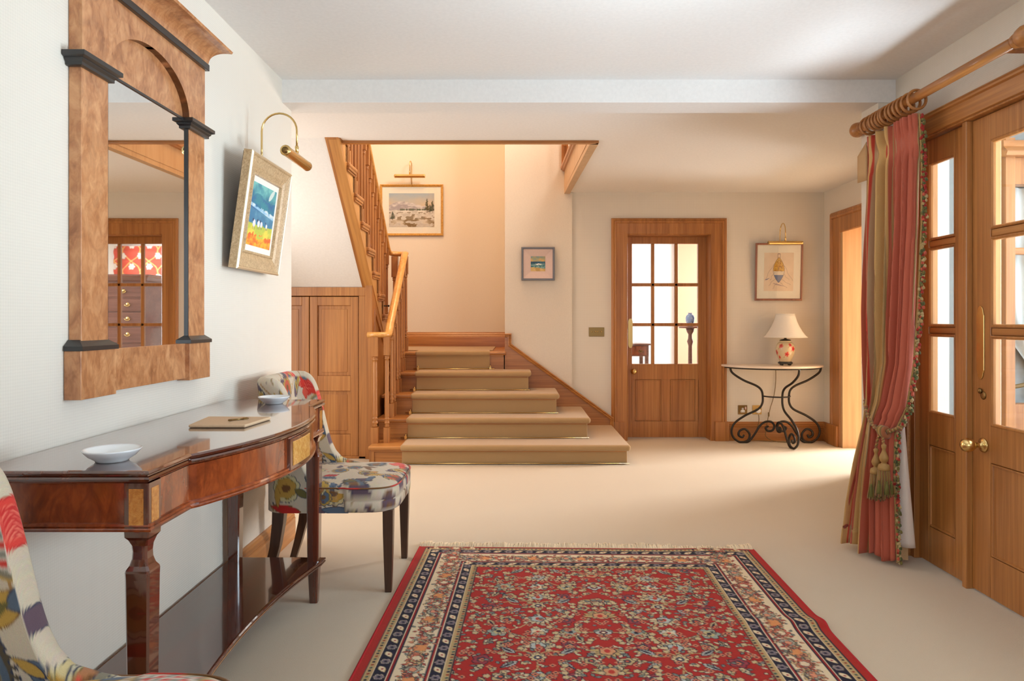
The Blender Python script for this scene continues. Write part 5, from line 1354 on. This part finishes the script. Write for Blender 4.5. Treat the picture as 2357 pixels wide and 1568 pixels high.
# flex with inline switch
fx = MB(); fx.tube(bez((lx - .03, 6.835, .735), (lx - .01, 6.83, .5), (2.43, 6.826, .33), 16)[:-1] + bez((2.43, 6.826, .33), (2.395, 6.82, .20), (2.37, 6.80, .06), 10)[:-1] + bez((2.37, 6.80, .06), (2.38, 6.76, .004), (2.52, 6.74, .004), 10)[:-1] + bez((2.52, 6.74, .004), (2.66, 6.72, .004), (2.56, 6.76, .004), 10)[:-1] + bez((2.56, 6.76, .004), (2.3, 6.78, .004), (2.22, 6.79, .02), 10)[:-1] + bez((2.22, 6.79, .02), (2.33, 6.80, .14), (2.312, 6.822, .255), 12), .0035, 6)
fxo = fx.build('flex', 'cable', la)
sw = MB(); sw.box(2.404, 2.416, 6.814, 6.830, .235, .275); sw.build('inline_switch', 'cable', fxo, bevel=.003)

# ================================================================ ELECTRICAL PLATES
yb_ = YB
s1 = thing('light_switch', (.764, YB, 1.045), 'brass four gang light switch on the wall left of the glazed door', 'light switch')
MB().box(.690, .838, YB - .006, YB - .0005, 1.000, 1.088).build('switch_plate', 'brass_old', s1, bevel=.002)
for i in range(4):
    t_ = MB(); x = .722 + .028 * i; t_.tube([(x, YB - .005, 1.045), (x + .006 * (1 if i % 2 else -1), YB - .022, 1.048)], [.005, .004], 8); t_.build('toggle', 'brass', s1)
def socket(x, label, plug, mt):
    s = thing('wall_socket', (x, YB, .29), label, 'socket', 'brass wall sockets')
    MB().box(x - .044, x + .044, YB - .007, YB - .0005, .252, .340).build('socket_plate', mt, s, bevel=.002)
    if not plug:
        ins = MB(); ins.prism([(x - .020, .272), (x + .020, .272), (x + .020, .290), (x + .008, .296), (x + .008, .314), (x - .008, .314), (x - .008, .296), (x - .020, .290)], YB - .009, YB - .006, 'Y'); io = ins.build('socket_insert', 'whiteplastic', s)
        h = MB(); h.box(x - .003, x + .003, YB - .0095, YB - .0085, .300, .308); h.box(x - .014, x - .008, YB - .0095, YB - .0085, .279, .283); h.box(x + .008, x + .014, YB - .0095, YB - .0085, .279, .283); h.build('slot', 'black', io)
        r_ = MB(); r_.box(x + .020, x + .034, YB - .011, YB - .006, .300, .326); r_.build('rocker_switch', plain('pinkish_plastic', lin(236, 206, 200), .4, 50, 0), s, bevel=.002)
    else:
        p_ = MB(); p_.lathe([(.024, 0), (.025, -.012), (.020, -.030), (.001, -.032)], (x + .008, YB - .007, .288), 'Y', 16); p_.build('plug', 'whiteplastic', s, bevel=.002)
socket(2.168, 'empty brass wall socket left of the half moon table', False, 'brass_old')
socket(2.305, 'brass wall socket with a white plug behind the half moon table leg', True, 'brass')

# ================================================================ SITTING ROOM SEEN THROUGH THE GLAZED DOOR
pst = thing('plant_stand', (2.43, 10.0, 0), 'slim dark turned plant stand seen through the glazed door', 'plant stand')
m = MB(); m.lathe([(.02, .06), (.05, .10), (.03, .16), (.045, .22), (.028, .30), (.030, .34), (.045, .40), (.030, .46), (.026, .80), (.045, .86), (.030, .90), (.026, .96), (.05, 1.0), (.06, 1.045)], (2.43, 10.0, 0), 'Z', 16); m.build('stem', 'chestwood', pst)
m = MB(); m.lathe([(.001, 1.045), (.155, 1.048), (.16, 1.06), (.155, 1.07), (.001, 1.07)], (2.43, 10.0, 0), 'Z', 28); m.build('stand_top', 'chestwood', pst)
for a in (.5, 2.6, 4.7):
    f = MB(); f.tube([(2.43, 10.0, .14), (2.43 + .10 * math.cos(a), 10 + .10 * math.sin(a), .10), (2.43 + .2 * math.cos(a), 10 + .2 * math.sin(a), .02)], .02, 8); f.build('foot', 'chestwood', pst)
va = thing('blue_vase', (2.43, 10.0, 1.07), 'blue and white patterned vase on the plant stand behind the glass', 'vase')
vc = Canvas(.36, .22, .002, (140, 162, 206)); vr = np.random.default_rng(6)
for _ in range(60): vc.flower(vr.uniform(0, .36), vr.uniform(0, .22), vr.uniform(.008, .018), 5, [(176, 190, 216), (60, 80, 140)][int(vr.integers(2))], None, 0, .4)
vp = catmull([(.036, .0), (.046, .03), (.060, .08), (.062, .12), (.050, .155), (.028, .172), (.026, .182), (.034, .192)], 4); rings, cc_ = [], []
for r, h in vp: rings.append([(2.43 + r * math.cos(2 * PI * i / 40), 10 + r * math.sin(2 * PI * i / 40), 1.07 + h) for i in range(40)]); cc_.append([(i / 40 * .36, h) for i in range(40)])
C_ = np.array(cc_); v_ = MB(); v_.loft(rings, True, True, True, vc.read(C_[..., 0], C_[..., 1], True).reshape(-1, 3)); v_.build('vase_body', 'ceramic', va)
dk = thing('side_table', (1.35, 9.2, 0), 'mahogany side table with a drawer seen through the glass at lower left', 'side table')
m = MB(); m.box(.95, 1.70, 9.0, 9.5, .84, .862); m.build('tabletop', 'chestwood', dk, bevel=.004)
MB().box(.98, 1.67, 9.03, 9.47, .70, .84).build('apron', 'chestwood', dk)
dr = MB().box(1.35, 1.64, 9.015, 9.03, .715, .83).build('drawer', 'flame', dk, bevel=.003)
hd = MB(); hd.tube([(1.56 + .03 * math.cos(a), 9.005, .775 + .022 * math.sin(a)) for a in np.linspace(PI, 2 * PI, 12)], .005, 6); hd.lathe([(.014, 0), (.014, -.004), (.001, -.006)], (1.56, 9.015, .775), 'Y', 12); hd.build('drawer_handle', 'brass_old', dr)
for x in (1.0, 1.645):
    for y in (9.05, 9.45): MB().box(x - .022, x + .022, y - .022, y + .022, 0, .70).build('leg', 'chestwood', dk)
wf_ = thing('hanging_picture', (.26, 9.6, 1.4), 'grey framed picture hanging on the sitting room side wall', 'picture')
MB().box(1.35, 1.60, 12.165, 12.198, 1.16, 1.90).build('frame', 'grey_frame', wf_)
chst = thing('chest_of_drawers', (3.15, 9.75, 0), 'tall mahogany chest of drawers reflected in the wall mirror', 'chest of drawers')
m = MB(); m.box(2.63, 3.70, 9.55, 10.05, .08, 1.68); m.build('carcass', 'chestwood', chst)
m = MB(); m.sweep([(0, 0), (.03, .01), (.05, .05), (.075, .07), (.075, .09), (0, .09)], [(2.63, 10.05, 1.68), (2.63, 9.55, 1.68), (3.70, 9.55, 1.68), (3.70, 10.05, 1.68)][::-1], (0, 0, 1)); m.box(2.63, 3.70, 9.55, 10.05, 1.68, 1.77); m.build('cornice', 'chestwood', chst)
zz = [.12, .38, .62, .86, 1.08, 1.28, 1.46]
def hnd(x, z, d):
    h = MB(); h.tube([(x + .035 * math.cos(a), 9.522, z + .025 * math.sin(a)) for a in np.linspace(PI, 2 * PI, 10)], .006, 6); h.lathe([(.022, 0), (.022, -.004), (.001, -.006)], (x, 9.532, z + .005), 'Y', 10); h.build('drawer_handle', 'brass', d)
for i in range(6):
    d = MB().box(2.68, 3.65, 9.535, 9.55, zz[i], zz[i + 1] - .02).build('drawer', 'chestwood', chst, bevel=.004)
    for x in (2.86, 3.47): hnd(x, (zz[i] + zz[i + 1]) / 2, d)
    e = MB(); e.prism([(3.165, zz[i + 1] - .06), (3.14, zz[i + 1] - .03), (3.165, zz[i + 1] - .045), (3.19, zz[i + 1] - .03)], 9.530, 9.535, 'Y'); e.build('keyhole_plate', 'brass', d)
for x0, x1 in ((2.68, 3.15), (3.18, 3.65)):
    d = MB().box(x0, x1, 9.535, 9.55, 1.47, 1.64).build('drawer', 'chestwood', chst, bevel=.004); hnd((x0 + x1) / 2, 1.55, d)
MB().box(2.60, 3.73, 9.53, 10.06, 0, .09).build('plinth', 'chestwood', chst, bevel=.006)
bl = thing('roman_blind', (4.0, 12.1, 2.1), 'red trellis patterned blind over the sitting room window', 'blind')
bc = Canvas(.3, .36, .003, (206, 88, 72))
for ox in (0, .3):
    for oy in (0, .36):
        bc.line([(ox + .15 * math.sin(t * 2 * PI), oy - .36 + .72 * t) for t in np.linspace(0, 1, 40)], .02, (228, 176, 110)); bc.line([(ox - .15 * math.sin(t * 2 * PI), oy - .36 + .72 * t) for t in np.linspace(0, 1, 40)], .02, (228, 176, 110))
for x, y in ((.15, .09), (0, .27), (.3, .27)): bc.flower(x, y, .055, 6, (224, 214, 204), (170, 170, 170), .006, .3)
us, vs = np.linspace(3.5, 4.5, 120), np.linspace(1.92, 2.42, 70)
U, V = np.meshgrid(us, vs, indexing='ij'); g = MB(); g.grid([[(u, 12.10 + .012 * math.sin(v * 40), v) for v in vs] for u in us], True, bc.read(U, V, True).reshape(-1, 3)); g.build('blind_cloth', 'striped', bl)
w5 = MB()
for x in (3.5, 3.98, 4.46): w5.box(x, x + .04, 12.2, 12.24, .8, 2.3)
for z in (.8, 1.5, 2.26): w5.box(3.5, 4.5, 12.2, 12.24, z, z + .04)
struct(w5.build('window_5', 'oak_paleZ'))
